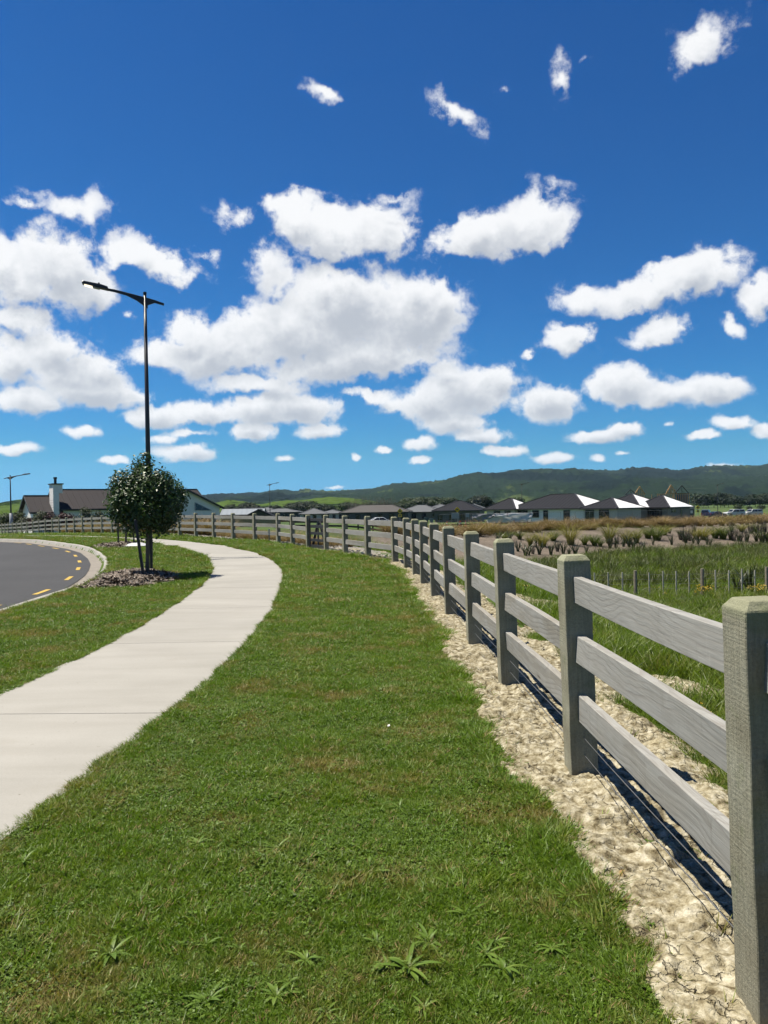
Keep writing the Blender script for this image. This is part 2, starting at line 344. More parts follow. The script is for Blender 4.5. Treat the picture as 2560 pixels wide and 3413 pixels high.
col = t.mix(attr(t, 'wet'), col, wetc); col = t.mix(attr(t, 'mulch'), col, mul); col = t.mix(attr(t, 'gravel'), col, grv)
t.l(col, p.inputs['Base Color']); p.inputs['Roughness'].default_value = .9; p.inputs['Specular IOR Level'].default_value = .2
bump(t, p, t.m('ADD', n2, t.m('MULTIPLY', n4, .5)), .8, .03)
MGROUND = m
tag(obj('ground', gm, m), kind='structure')

# ------------------------------------------------------------------ footpath: slabs with saw-cut joints
m, t, p, o = mat('path_concrete'); g = t.n('ShaderNodeNewGeometry').outputs['Position']
st = t.n('ShaderNodeMapping'); t.l(g, st.inputs[0]); st.inputs[3].default_value = (.55, 2.6, 1)
a = t.noise(st.outputs[0], 1.0, 6, .6, .4); b = t.noise(g, 140, 3, .7); cst = t.noise(g, .45, 4, .6); spk = t.noise(g, 420, 2, .5)
col = t.ramp(a, [(.3, (.43, .412, .37)), (.55, (.48, .462, .42)), (.75, (.515, .497, .455))])
col = t.mix(1.0, col, t.ramp(cst, [(.3, .90), (.7, 1.06)]), 'MULTIPLY')
col = t.mix(1.0, col, t.ramp(b, [(.25, .86), (.6, 1.03), (.8, 1.08)]), 'MULTIPLY')
col = t.mix(t.m('MULTIPLY', t.smooth(t.noise(g, 1.7, 5, .7), .56, .72), .16), col, (.36, .32, .26)); col = t.mix(t.smooth(t.noise(g, 27, 3, .6), .71, .76), col, (.22, .19, .14))
t.l(col, p.inputs['Base Color']); p.inputs['Roughness'].default_value = .85; p.inputs['Specular IOR Level'].default_value = .3
bump(t, p, t.m('ADD', spk, t.m('MULTIPLY', a, 2)), .25, .004); MPATH = m
path = bpy.data.objects.new('footpath', None); COL.objects.link(path); tag(path, 'pale concrete footpath curving beside the lawn', kind='structure')
def pathpt(y, q):                        # q 0 left edge .. 1 right edge, joints square to the path
    c = .5*(xl(y)+xr(y)); d = (.5*(xl(y+.3)+xr(y+.3)) - .5*(xl(y-.3)+xr(y-.3)))/.6
    k = np.array([1, -d*.72]); yy = y + (q-.5)*1.62*(-d)/math.sqrt(1+d*d)*.9
    return (xl(yy)*(1-q)+xr(yy)*q, yy)
yy = -6.3; step = 3.02
while yy < 62:
    hi = yy+step-.009; V = []; F = []; rows = np.linspace(yy, hi, 13); nq = 5
    for zoff in (0, -.09):
        for r in rows:
            for q in np.linspace(0, 1, nq):
                X, Y = pathpt(r, q); V.append((X, Y, zt(X, Y)+.016+zoff))
    n = 13*nq
    for i in range(12):
        for j in range(nq-1): F.append((i*nq+j, i*nq+j+1, (i+1)*nq+j+1, (i+1)*nq+j))
    ring = [j for j in range(nq)] + [i*nq+nq-1 for i in range(1, 13)] + [12*nq+j for j in range(nq-2, -1, -1)] + [i*nq for i in range(11, 0, -1)]
    for a_, b_ in zip(ring, ring[1:]+ring[:1]): F.append((b_, a_, n+a_, n+b_))
    me = mesh_np('slab', V, F); obj('slab', me, MPATH, path); yy += step

# ------------------------------------------------------------------ road, kerb, channel, yellow dashes
m, t, p, o = mat('asphalt'); g = t.n('ShaderNodeNewGeometry').outputs['Position']
a = t.noise(g, 160, 3, .8); b = t.noise(g, .35, 5, .6); v = t.n('ShaderNodeTexVoronoi'); t.l(g, v.inputs[0]); v.inputs['Scale'].default_value = 120
col = t.mix(1.0, t.ramp(b, [(.3, (.046, .046, .049)), (.7, (.066, .066, .070))]), t.ramp(a, [(.2, .55), (.55, 1.0), (.8, 1.6)]), 'MULTIPLY')
t.l(col, p.inputs['Base Color']); p.inputs['Roughness'].default_value = .82; p.inputs['Specular IOR Level'].default_value = .35
bump(t, p, v.outputs[0], .5, .006); MASPH = m
def kn(y):                               # kerb line point, and unit vector towards the road
    d = np.array([xk(y+.25)-xk(y-.25), .5]); d = d/np.hypot(*d); return np.array([xk(y), y]), np.array([-d[1], d[0]])
V = []; F = []; yr = np.concatenate([np.arange(-20, 50, .5), np.arange(50, 90, 4)]); offs = [.56, 1.2, 2.5, 5, 9, 16]
for y in yr:
    P_, N_ = kn(y)
    for q in offs:
        x_, y_ = P_ + N_*q*np.array([1, .35 if q > 3 else 1]); V.append((x_, y_, float(zl(y_)) - .118 + .012*min(q, 3)))
for i in range(len(yr)-1):
    for j in range(len(offs)-1): F.append((i*6+j+1, i*6+j, (i+1)*6+j, (i+1)*6+j+1))
road = tag(obj('road', mesh_np('road', V, F, True), MASPH), kind='structure')
MKERB = plain('kerb_concrete', (.46, .44, .40), .85, var=.14, scale=3, bumpd=.002)
MCHAN = plain('channel_concrete', (.30, .265, .22), .85, var=.2, scale=5, bumpd=.002)
kerb = bpy.data.objects.new('kerb', None); COL.objects.link(kerb); tag(kerb, 'pale concrete kerb and channel along the curved road', kind='structure')
prof_k = [(0, -.35), (0, .022), (.025, .036), (.125, .036), (.15, .018), (.205, -.098), (.205, -.35)]; prof_c = [(.208, -.35), (.208, -.100), (.54, -.128), (.565, -.120), (.565, -.35)]
def sweep(y0, y1, prof, n=5):
    V = []; F = []; k = len(prof)
    for y in np.linspace(y0, y1, n):
        P_, N_ = kn(y)
        for (q, dz) in prof:
            x_, y_ = P_+N_*q; V.append((x_, y_, float(zl(y))+dz))
    for i in range(n-1):
        for j in range(k): F.append((i*k+j, (i+1)*k+j, (i+1)*k+(j+1) % k, i*k+(j+1) % k))
    F.append(tuple(range(k))); F.append(tuple((n-1)*k+j for j in range(k))[::-1])
    b = MB(); b.add(V, F); return b
y = -8.0
while y < 48:
    P_, N_ = kn(y); dy = 1.5*abs(N_[0])
    sweep(y, y+dy-.006, prof_k).build('kerb_segment', MKERB, kerb); sweep(y, y+dy-.004, prof_c).build('channel_segment', MCHAN, kerb); y += dy
m, t, p, o = mat('yellow_paint'); g = t.n('ShaderNodeNewGeometry').outputs['Position']
wr = t.smooth(t.noise(g, 60, 5, .8), .60, .74)
t.l(t.mix(wr, t.ramp(t.noise(g, 3, 3), [(.3, (.62, .40, .035)), (.7, (.72, .48, .06))]), (.10, .09, .06)), p.inputs['Base Color']); p.inputs['Roughness'].default_value = .7; MYEL = m
for (cx_, cy_) in [(-6.5, 13.25), (-6.93, 15.93), (-7.6, 19.19), (-8.47, 22.27), (-9.6, 25.27), (-10.95, 28.36), (-12.4, 31.02), (-14.0, 33.56), (-15.55, 35.61), (-17.15, 37.5), (-18.8, 39.1), (-6.3, 10.5)]:
    P_, N_ = kn(cy_); T_ = np.array([N_[1], -N_[0]]); V = []
    for a_ in np.linspace(-.52, .52, 5):
        Pa, Na = kn(cy_+a_*abs(T_[1])); 
        for w_ in (.80, .905): x_, y_ = Pa+Na*w_; V.append((x_, y_, float(zl(y_))-.118+.012*w_+.005))
    obj('yellow_dash', mesh_np('yellow_dash', V, [(2*i, 2*i+1, 2*i+3, 2*i+2) for i in range(4)]), MYEL, road)

# ------------------------------------------------------------------ bare clay under the fence
def clay(y0, y1, dx, dy, x0, x1, name):
    ax = np.arange(x0, x1, dx); ay = np.arange(y0, y1, dy); X, Y = np.meshgrid(ax, ay); fx_ = xf(Y); X = X + fx_
    base = terr(X, Y); l1 = fbm2(X*7, Y*7, 41, 4, .55); l2 = vnoise(X*28, Y*28, 44); l3 = vnoise(X*70, Y*70, 46)
    ca = np.abs(fbm2(X*3.1, Y*3.1, 51, 3)-.5); crack = np.maximum(np.exp(-(ca/.013)**2)*S((fbm2(X*1.3, Y*1.3, 59, 2)-.36)/.15), .8*np.exp(-(np.abs(fbm2(X*7.3, Y*7.3, 57, 2)-.5)/.022)**2)*S((fbm2(X*2.1, Y*2.1, 61, 2)-.48)/.12))
    lump = np.abs(vnoise(X*13, Y*13, 63)-.5)*2
    h = .016 + .042*(l1-.45) + .022*l2*l1 + .009*l3 + .018*(1-lump)*S((l1-.4)/.2) - .034*crack
    left = S((X - xdirt(Y) + .10)/.14); right = 1-S((X-fx_-.42-.5*fbm2(X*.9, Y*.9, 71, 3))/.25)
    pat = S((fbm2(X*.8, Y*.8, 77, 3)-.60)/.05)*(X-fx_ > .3)*(X-fx_ < 2.2)
    k = np.minimum(left, np.maximum(right, pat)); Z = base + h*k - .03*(1-k)
    n_, k_ = X.shape; idx = np.arange(n_*k_).reshape(n_, k_)
    F = np.stack([idx[:-1, :-1], idx[:-1, 1:], idx[1:, 1:], idx[1:, :-1]], -1).reshape(-1, 4)
    kk = k.reshape(-1); F = F[(kk[F].max(1) > .02)]
    me = mesh_np(name, np.stack([X, Y, Z], -1).reshape(-1, 3), F, True)
    a = me.attributes.new('crack', 'FLOAT', 'POINT'); a.data.foreach_set('value', crack.reshape(-1).astype(np.float32)); return me
m, t, p, o = mat('dry_clay'); g = t.n('ShaderNodeNewGeometry').outputs['Position']
a = t.noise(g, 21, 4, .62); b = t.noise(g, 2.2, 5, .65); c_ = t.noise(g, 150, 2, .5)
wv = t.vm('ADD', g, t.vm('MULTIPLY', t.noise(g, 24, 3, .6, 0, 1), (.05, .05, .05))); vo = t.n('ShaderNodeTexVoronoi', feature='DISTANCE_TO_EDGE'); t.l(wv, vo.inputs[0]); vo.inputs['Scale'].default_value = 17
gap = t.m('MULTIPLY', t.smooth(vo.outputs[0], .055, .0), t.smooth(t.noise(g, 6, 4, .65), .47, .62))
col = t.ramp(a, [(.32, (.12, .09, .045)), (.40, (.31, .26, .155)), (.51, (.50, .44, .295)), (.66, (.76, .70, .54))])
col = t.mix(1.0, col, t.ramp(b, [(.3, .78), (.7, 1.1)]), 'MULTIPLY'); col = t.mix(1.0, col, t.ramp(c_, [(.25, .75), (.6, 1.03), (.8, 1.1)]), 'MULTIPLY')
col = t.mix(t.smooth(t.noise(g, 6, 4, .6), .68, .74), col, (.46, .29, .10)); col = t.mix(t.m('MULTIPLY', attr(t, 'crack'), .8), col, (.055, .042, .026))
t.l(col, p.inputs['Base Color']); p.inputs['Roughness'].default_value = .95; p.inputs['Specular IOR Level'].default_value = .15
col = t.mix(t.m('MULTIPLY', t.smooth(t.noise(g, 11, 6, .75), .58, .68), .45), col, (.30, .25, .165)); t.l(col, p.inputs['Base Color'])
col = t.mix(t.m('MULTIPLY', gap, .65), col, (.09, .07, .042)); t.l(col, p.inputs['Base Color'])
bump(t, p, t.m('SUBTRACT', t.noise(g, 30, 3, .55), t.m('MULTIPLY', gap, .7)), .9, .018); MCLAY = m
for args in ((1.3, 6.6, .013, .014, -.55, 2.3), (6.55, 13, .025, .03, -.55, 2.3), (12.95, 27.5, .05, .06, -.6, 2.0)):
    tag(obj('bare_clay', clay(*args, 'bare_clay'), MCLAY), kind='structure')

# ------------------------------------------------------------------ post and rail fence
m, t, p, o = mat('weathered_rail'); tc_ = t.n('ShaderNodeTexCoord').outputs['Object']; oi = t.n('ShaderNodeObjectInfo').outputs['Random']
X_, Y_, Z_ = t.xyz(tc_); ofs = t.m('MULTIPLY', oi, 37.0); xo = t.m('ADD', X_, ofs)
lo = t.m('SUBTRACT', t.noise(t.comb(t.m('MULTIPLY', xo, .9), 0.0, ofs), 1.0, 3, .45), .5); hi_ = t.m('SUBTRACT', t.noise(t.comb(t.m('MULTIPLY', xo, 3.2), t.m('MULTIPLY', Z_, 9), ofs), 1.0, 4, .55), .5)
zz_ = t.m('ADD', t.m('ADD', Z_, t.m('MULTIPLY', lo, .42)), t.m('MULTIPLY', hi_, .012)); zz_ = t.m('ADD', zz_, t.m('MULTIPLY_ADD', oi, .16, -.08))
rad = t.m('SQRT', t.m('ADD', t.m('POWER', t.m('ABSOLUTE', zz_), 2.0), t.m('POWER', t.m('ADD', Y_, t.m('MULTIPLY_ADD', lo, .08, .035)), 2.0)))
ring = t.m('FRACT', t.m('MULTIPLY', t.m('POWER', rad, .8), 34.0)); line = t.smooth(ring, .45, .98)
fine = t.noise(t.comb(t.m('MULTIPLY', xo, 6), t.m('MULTIPLY', Y_, 160), t.m('MULTIPLY', Z_, 160)), 1.0, 4, .6)
stn = t.noise(t.comb(t.m('MULTIPLY', xo, 14), 0.0, t.m('MULTIPLY', Z_, 2.5)), 1.0, 5, .65); blot = t.noise(t.comb(xo, Y_, t.m('MULTIPLY', Z_, 3)), 2.6, 4, .6)
base = t.mix(t.ramp(blot, [(.35, 0), (.65, 1)]), (.375, .345, .292), (.475, .468, .44))
base = t.mix(t.m('MULTIPLY', oi, .6), base, (.465, .468, .455))
col = t.mix(t.m('MULTIPLY', t.m('MULTIPLY', line, t.ramp(blot, [(.3, .15), (.7, 1.0)])), .42), base, (.17, .14, .11)); col = t.mix(1.0, col, t.ramp(fine, [(.25, .78), (.6, 1.04), (.8, 1.12)]), 'MULTIPLY')
col = t.mix(t.m('MULTIPLY', t.smooth(stn, .56, .74), .38), col, (.62, .61, .57)); col = t.mix(t.m('MULTIPLY', t.smooth(stn, .44, .30), .35), col, (.21, .195, .165))
kn_ = t.n('ShaderNodeTexVoronoi'); t.l(t.comb(t.m('MULTIPLY', xo, 1.3), 0.0, t.m('MULTIPLY', Z_, 8)), kn_.inputs[0]); kn_.inputs['Scale'].default_value = 1.0
col = t.mix(t.m('MULTIPLY', t.smooth(kn_.outputs[0], .10, .05), .7), col, (.10, .075, .05))
t.l(col, p.inputs['Base Color']); p.inputs['Roughness'].default_value = .8; p.inputs['Specular IOR Level'].default_value = .25
bump(t, p, t.m('SUBTRACT', fine, t.m('MULTIPLY', line, .5)), .4, .003); MRAIL = m
m, t, p, o = mat('rough_sawn_post'); tc_ = t.n('ShaderNodeTexCoord').outputs['Object']; oi = t.n('ShaderNodeObjectInfo').outputs['Random']
X_, Y_, Z_ = t.xyz(tc_); zo = t.m('ADD', Z_, t.m('MULTIPLY', oi, 31)); v = t.comb(X_, Y_, zo)
gr = t.noise(t.comb(t.m('MULTIPLY', X_, 70), t.m('MULTIPLY', Y_, 70), t.m('MULTIPLY', zo, 3.5)), 1.0, 5, .6); rg = t.noise(v, 95, 5, .75); bl = t.noise(v, 3.5, 4, .6)
saw = t.noise(t.comb(t.m('MULTIPLY', X_, 4), t.m('MULTIPLY', Y_, 4), t.m('MULTIPLY', zo, 120)), 1.0, 2, .5)
col = t.ramp(bl, [(.3, (.34, .31, .22)), (.5, (.45, .43, .315)), (.72, (.54, .535, .42))])
col = t.mix(t.m('MULTIPLY', oi, .35), col, (.22, .20, .16))
col = t.mix(1.0, col, t.ramp(gr, [(.25, .8), (.55, 1.0), (.78, 1.12)]), 'MULTIPLY'); col = t.mix(1.0, col, t.ramp(rg, [(.25, .7), (.6, 1.05), (.8, 1.25)]), 'MULTIPLY')
alg = t.m('MULTIPLY', t.smooth(t.m('ADD', Z_, t.m('MULTIPLY', bl, .06)), 1.195, 1.235), .6)
col = t.mix(alg, col, (.37, .385, .235)); col = t.mix(t.m('MULTIPLY', t.smooth(t.noise(v, 9, 4, .6), .56, .70), .35), col, (.20, .24, .10))
t.l(col, p.inputs['Base Color']); p.inputs['Roughness'].default_value = .9; p.inputs['Specular IOR Level'].default_value = .2
bump(t, p, t.m('ADD', t.m('ADD', gr, t.m('MULTIPLY', rg, .8)), t.m('MULTIPLY', saw, .4)), .8, .006); MPOST = m
MWIRE = plain('galvanised_wire', (.45, .46, .48), .4, .85, var=.1)
def post_mesh(nm, w=.15, h=1.232, below=.25, sd=0):
    r = random.Random(sd); b = MB(); c = .022; n = 9; zs = [-below] + [h*i/n for i in range(n)] + [h-.028]
    prof = []; V = []; F = []
    for z in zs:
        for sx, sy in ((-1,-1),(1,-1),(1,1),(-1,1)):
            e = .0018; V.append((sx*w/2+r.uniform(-e, e), sy*w/2+r.uniform(-e, e), z))
    for sx, sy in ((-1,-1),(1,-1),(1,1),(-1,1)): V.append((sx*(w/2-c), sy*(w/2-c), h))
    L = len(zs)+1
    for i in range(L-1):
        for k in range(4): F.append((i*4+k, i*4+(k+1) % 4, (i+1)*4+(k+1) % 4, (i+1)*4+k))
    F.append(tuple((L-1)*4+k for k in range(4))); b.add(V, F); return b.mesh(nm, bevel=.003)
POSTM = [post_mesh('post', sd=i) for i in range(4)]
for q in POSTM: q.materials.append(MPOST)
def rail_mesh(L, h=.143, w=.046, n=6, sd=0):
    r = random.Random(sd); V = []; F = []; bow = r.uniform(-.006, .006); tw = r.uniform(-.01, .01)
    for i in range(n+1):
        s_ = i/n; x = (s_-.5)*L; dz = bow*4*s_*(1-s_); dy = tw*(s_-.5)
        for sy, sz in ((-1,-1),(1,-1),(1,1),(-1,1)): V.append((x, sy*w/2+dy*sz, sz*h/2+dz))
    for i in range(n):
        for k in range(4): F.append((i*4+k, i*4+(k+1) % 4, (i+1)*4+(k+1) % 4, (i+1)*4+k))
    F += [(0, 1, 2, 3), tuple(n*4+k for k in (3, 2, 1, 0))]; b = MB(); b.add(V, F); me = b.mesh('rail', bevel=.0025); me.materials.append(MRAIL); return me
def post_and_rail(pts, label, leans, railz=(1.045, .72, .397), wires=(.235, .14), first_rails=True):
    fe = thing('post_and_rail_fence', label, 'fence', (pts[0][0], pts[0][1], zt(*pts[0])), group=None); o0 = fe.location.copy(); W = []
    for i, (x, y) in enumerate(pts):
        a = pts[max(i-1, 0)]; b = pts[min(i+1, len(pts)-1)]; ang = math.atan2(b[1]-a[1], b[0]-a[0])
        po = obj('post', POSTM[i % 4], None, fe, Vector((x, y, zt(x, y)))-o0, (R(random.Random(i).uniform(-.25, .25)), R(leans[i]), ang)); 
        q = Matrix.Rotation(ang, 3, 'Z'); lean = Matrix.Rotation(R(-leans[i]), 3, Vector((math.cos(ang), math.sin(ang), 0))); 
        po.rotation_euler = (lean @ q).to_euler(); W.append((Vector((x, y, zt(x, y))), lean))
    for i in range(len(pts)-1):
        (pa, la), (pb, lb) = W[i], W[i+1]
        for k, z in enumerate(railz):
            a = pa + la @ Vector((0, 0, z)); b = pb + lb @ Vector((0, 0, z)); d = b-a; L = d.length-.11
            q = d.to_track_quat('X', 'Z'); obj('rail', rail_mesh(L, sd=i*7+k), None, fe, (a+b)/2-o0, q.to_euler())
        for z in wires:
            a = pa + la @ Vector((0, 0, z)) ; b = pb + lb @ Vector((0, 0, z)); mid = (a+b)/2-Vector((0, 0, .008))
            MB().tube([a-o0, (a*.75+b*.25)-o0-Vector((0, 0, .006)), mid-o0, (a*.25+b*.75)-o0-Vector((0, 0, .006)), b-o0], .0022, 5).build('wire', MWIRE, fe)
    return fe
c75 = .075
near_pts = [(1.13+c75, -2.05), (1.08+c75, .12), (1.04+c75, 2.27), (1.0+c75, 4.315), (.94+c75, 6.455), (.88+c75, 8.4), (.81+c75, 10.57), (.75+c75, 12.77), (.68+c75, 14.92), (.60+c75, 16.82), (.46+c75, 18.67), (.20+c75, 20.74), (-.54+.05, 22.72), (-1.3+.05, 24.68), (-2.05+.05, 26.64)]
post_and_rail(near_pts, 'grey weathered three-rail timber fence with two wires, between lawn and wet field', [1.2, 1.2, 1.2, 1.3, 1.2, .8, .8, .5, .1, .6, .4, .6, .2, .1, .2])
P14 = (-2.75, 28.05); P15 = (-3.55, 30.0); P16 = (-4.36, 31.9)
ang = R(36.5); dirv = np.array([-math.sin(ang), math.cos(ang)]); far_pts = [P14, P15, P16]
base_ = np.array([-4.36, 31.9])
azs = [(850,1801),(778,1796),(713.6,1791),(653.3,1786.6),(599,1781)]
hid = [544, 496, 452, 411, 375]
azl = [(u, 1778) for u in hid] + [(341.3,1777),(308.5,1777),(277,1777),(249,1777),(222.8,1778),(199,1780),(176,1781),(153,1783),(131.6,1784),(111,1784),(91.6,1785),(74,1785),(57,1785),(43,1785),(29,1785),(17.7,1785),(7.6,1785),(-4,1785),(-15,1785)]
for (u, v) in azs+azl:
    d = ray(u, v); k = d.x/d.y; s_ = (k*base_[1]-base_[0])/(dirv[0]-k*dirv[1]); q = base_+dirv*s_; far_pts.append((float(q[0]), float(q[1])))
post_and_rail(far_pts, 'grey weathered three-rail timber fence running past the white house, no wires', [.2]*len(far_pts), wires=())
# black pedestrian gate in the gap
MBLK = plain('black_gate_timber', (.028, .028, .030), .6, var=.25, scale=14); MDARKW = plain('dark_brace_timber', (.13, .115, .095), .8, var=.25, scale=18)
a = Vector((near_pts[-1][0], near_pts[-1][1], 0)); b = Vector((P14[0], P14[1], 0)); d = (b-a).normalized(); a = a+d*.09; b = b-d*.09; L = (b-a).length
gt_ = thing('garden_gate', 'black slatted timber gate with V-shaped braces between two fence posts', 'gate', (a.x, a.y, zt(a.x, a.y)), math.atan2(d.y, d.x))
for x in (.045, L-.045): MB().box(x-.04, x+.04, -.025, .025, .06, 1.12).build('stile', MBLK, gt_, bevel=.004)
for z in (.12, .34, .58, .82, 1.06): MB().box(.09, L-.09, -.02, .0, z-.05, z+.05).build('slat', MBLK, gt_, bevel=.003)
MB().box(L/2-.04, L/2+.04, -.06, -.028, .06, 1.1).build('stile', MBLK, gt_, bevel=.003)
MB().bar((.1, -.085, .1), (L/2-.02, -.085, 1.05), .04, .085, (0, 1, 0)).build('brace', MDARKW, gt_, bevel=.003)
MB().bar((L-.1, -.085, .1), (L/2+.02, -.085, 1.05), .04, .085, (0, 1, 0)).build('brace', MBLK, gt_, bevel=.003)
# ------------------------------------------------------------------ grass and other ground cover
def blades(r, n, h, spread, width, lean, hv=.35, curl=.5, seg=2):
    V = []; F = []
    for i in range(n):
        a = r.uniform(0, 2*math.pi); d = spread*math.sqrt(r.random()); x = d*math.cos(a); y = d*math.sin(a); hh = h*(1+r.uniform(-hv, hv)); w = width*r.uniform(.7, 1.2)
        ya = r.uniform(0, 2*math.pi); la = a + r.uniform(-.9, .9); ln = lean*r.uniform(.2, 1.3)*hh; wx, wy = math.cos(ya)*w/2, math.sin(ya)*w/2; b = len(V)
        for k in range(seg):
            s_ = k/seg; o_ = ln*(s_**(1+curl)); zz = hh*(s_ - .35*curl*lean*s_*s_); q = 1-.35*s_
            V += [(x+math.cos(la)*o_-wx*q, y+math.sin(la)*o_-wy*q, zz), (x+math.cos(la)*o_+wx*q, y+math.sin(la)*o_+wy*q, zz)]
        V.append((x+math.cos(la)*ln, y+math.sin(la)*ln, hh*(1-.35*curl*lean)))
        for k in range(seg-1): F.append((b+2*k, b+2*k+1, b+2*k+3, b+2*k+2))
        F.append((b+2*seg-2, b+2*seg-1, b+2*seg))
    return V, F
def clover(r, n, spread, h, size):
    V = []; F = []
    for i in range(n):
        a = r.uniform(0, 6.28); d = spread*math.sqrt(r.random()); x = d*math.cos(a); y = d*math.sin(a); z = h*r.uniform(.5, 1.2); t0 = r.uniform(0, 6.28); tl = r.uniform(-.25, .25)
        for k in range(3):
            t = t0+k*2.09; s_ = size*r.uniform(.8, 1.2); b = len(V); c, q = math.cos(t), math.sin(t)
            V += [(x, y, z), (x+s_*(.6*c-.5*q), y+s_*(.6*q+.5*c), z+s_*(.12+tl)), (x+s_*c*1.05, y+s_*q*1.05, z+s_*tl), (x+s_*(.6*c+.5*q), y+s_*(.6*q-.5*c), z+s_*(.12-tl))]; F += [(b, b+1, b+2), (b, b+2, b+3)]
    return V, F
def scatter(name, pts, sc, var, tilt, variants, mats, label, matidx=None):
    """one object: loose points plus the tuft shapes; geometry nodes put a shape on every point"""
    N = len(pts); V = [tuple(p) for p in pts]; F = []; fm = []; vv = list(var); ip = [1]*N
    for k, (vs, fs) in enumerate(variants):
        b = len(V); V += vs; F += [tuple(i+b for i in f) for f in fs]; vv += [k]*len(vs); ip += [0]*len(vs); fm += [0 if matidx is None else matidx[k]]*len(fs)
    me = bpy.data.meshes.new(name); me.from_pydata([tuple(map(float, v)) for v in V], [], F)
    for q in mats: me.materials.append(q)
    me.polygons.foreach_set('material_index', fm)
    T = len(V)
    a = me.attributes.new('var', 'INT', 'POINT'); a.data.foreach_set('value', np.array(vv, np.int32))
    a = me.attributes.new('ispt', 'INT', 'POINT'); a.data.foreach_set('value', np.array(ip, np.int32))
    rot = np.zeros((T, 3), np.float32); rot[:N, 2] = rng.uniform(0, 6.283, N); rot[:N, :2] = rng.normal(0, tilt, (N, 2)); s3 = np.ones((T, 3), np.float32)
    sc = np.asarray(sc, np.float32); s3[:N] = sc[:, None] if sc.ndim == 1 else sc
    a = me.attributes.new('rot', 'FLOAT_VECTOR', 'POINT'); a.data.foreach_set('vector', rot.reshape(-1))
    a = me.attributes.new('scl', 'FLOAT_VECTOR', 'POINT'); a.data.foreach_set('vector', s3.reshape(-1))
    o = obj(name, me); tag(o, label, kind='stuff')
    ng = bpy.data.node_groups.new(name, 'GeometryNodeTree'); ng.interface.new_socket('Geometry', in_out='INPUT', socket_type='NodeSocketGeometry'); ng.interface.new_socket('Geometry', in_out='OUTPUT', socket_type='NodeSocketGeometry')
    t = NT(ng); gi = t.n('NodeGroupInput'); go = t.n('NodeGroupOutput'); jn = t.n('GeometryNodeJoinGeometry')
    def na(nm, ty):
        x = t.n('GeometryNodeInputNamedAttribute', data_type=ty); x.inputs[0].default_value = nm
        return [s_ for s_ in x.outputs if s_.enabled][0]
    def eq(a, k):
        x = t.n('FunctionNodeCompare', data_type='INT', operation='EQUAL'); ins = [s_ for s_ in x.inputs if s_.enabled]; t.l(a, ins[0]); ins[1].default_value = k; return x.outputs[0]
    def AND(a, b):
        x = t.n('FunctionNodeBooleanMath', operation='AND'); t.l(a, x.inputs[0]); t.l(b, x.inputs[1]); return x.outputs[0]
    va = na('var', 'INT'); pa = na('ispt', 'INT'); ra = na('rot', 'FLOAT_VECTOR'); sa = na('scl', 'FLOAT_VECTOR')
    isp = eq(pa, 1); isn = eq(pa, 0); e2r = t.n('FunctionNodeEulerToRotation'); t.l(ra, e2r.inputs[0])
    for k in range(len(variants)):
        s1 = t.n('GeometryNodeSeparateGeometry', domain='POINT'); t.l(gi.outputs[0], s1.inputs[0]); t.l(AND(eq(va, k), isp), s1.inputs[1])
        s2 = t.n('GeometryNodeSeparateGeometry', domain='POINT'); t.l(gi.outputs[0], s2.inputs[0]); t.l(AND(eq(va, k), isn), s2.inputs[1])
        ii = t.n('GeometryNodeInstanceOnPoints'); t.l(s1.outputs[0], ii.inputs['Points']); t.l(s2.outputs[0], ii.inputs['Instance']); t.l(e2r.outputs[0], ii.inputs['Rotation']); t.l(sa, ii.inputs['Scale']); t.l(ii.outputs[0], jn.inputs[0])
    t.l(jn.outputs[0], go.inputs[0]); md = o.modifiers.new('scatter', 'NODES'); md.node_group = ng
    return o
def sample(n, y0, y1, xa, xb, pw):
    """random spots, thinning with distance like y^-pw"""
    u = rng.random(n); k = 1-pw+1e-9
    y = (y0**k + u*(y1**k-y0**k))**(1/k); lo, hi = xa(y), xb(y); w = hi-lo; keep = rng.random(n) < w/np.max(w); y = y[keep]; lo = lo[keep]; hi = hi[keep]
    return lo + (hi-lo)*rng.random(len(y)), y
DRY = (.42, .34, .11)
MLAWN = leafy('lawn_blade', (.105, .200, .012), (.175, .295, .020), (.30, .37, .043), .5, .35, .9, dry=DRY, dryamt=.01)
MCLOV = leafy('clover_leaf', (.090, .180, .018), (.145, .250, .024), (.22, .305, .04), .5, .3, 1.5, spec=.25)
MSTRAW = leafy('dry_blade', (.30, .20, .075), (.40, .29, .12), None, .7, .2, 1.0)
r = random.Random(3)
LV = [blades(r, 13, .026, .024, .0038, .9) for _ in range(5)] + [blades(r, 9, .040, .022, .0036, 1.0) for _ in range(2)] + [clover(r, 8, .03, .016, .009) for _ in range(3)] + [blades(r, 6, .03, .026, .0035, 1.3) for _ in range(1)]
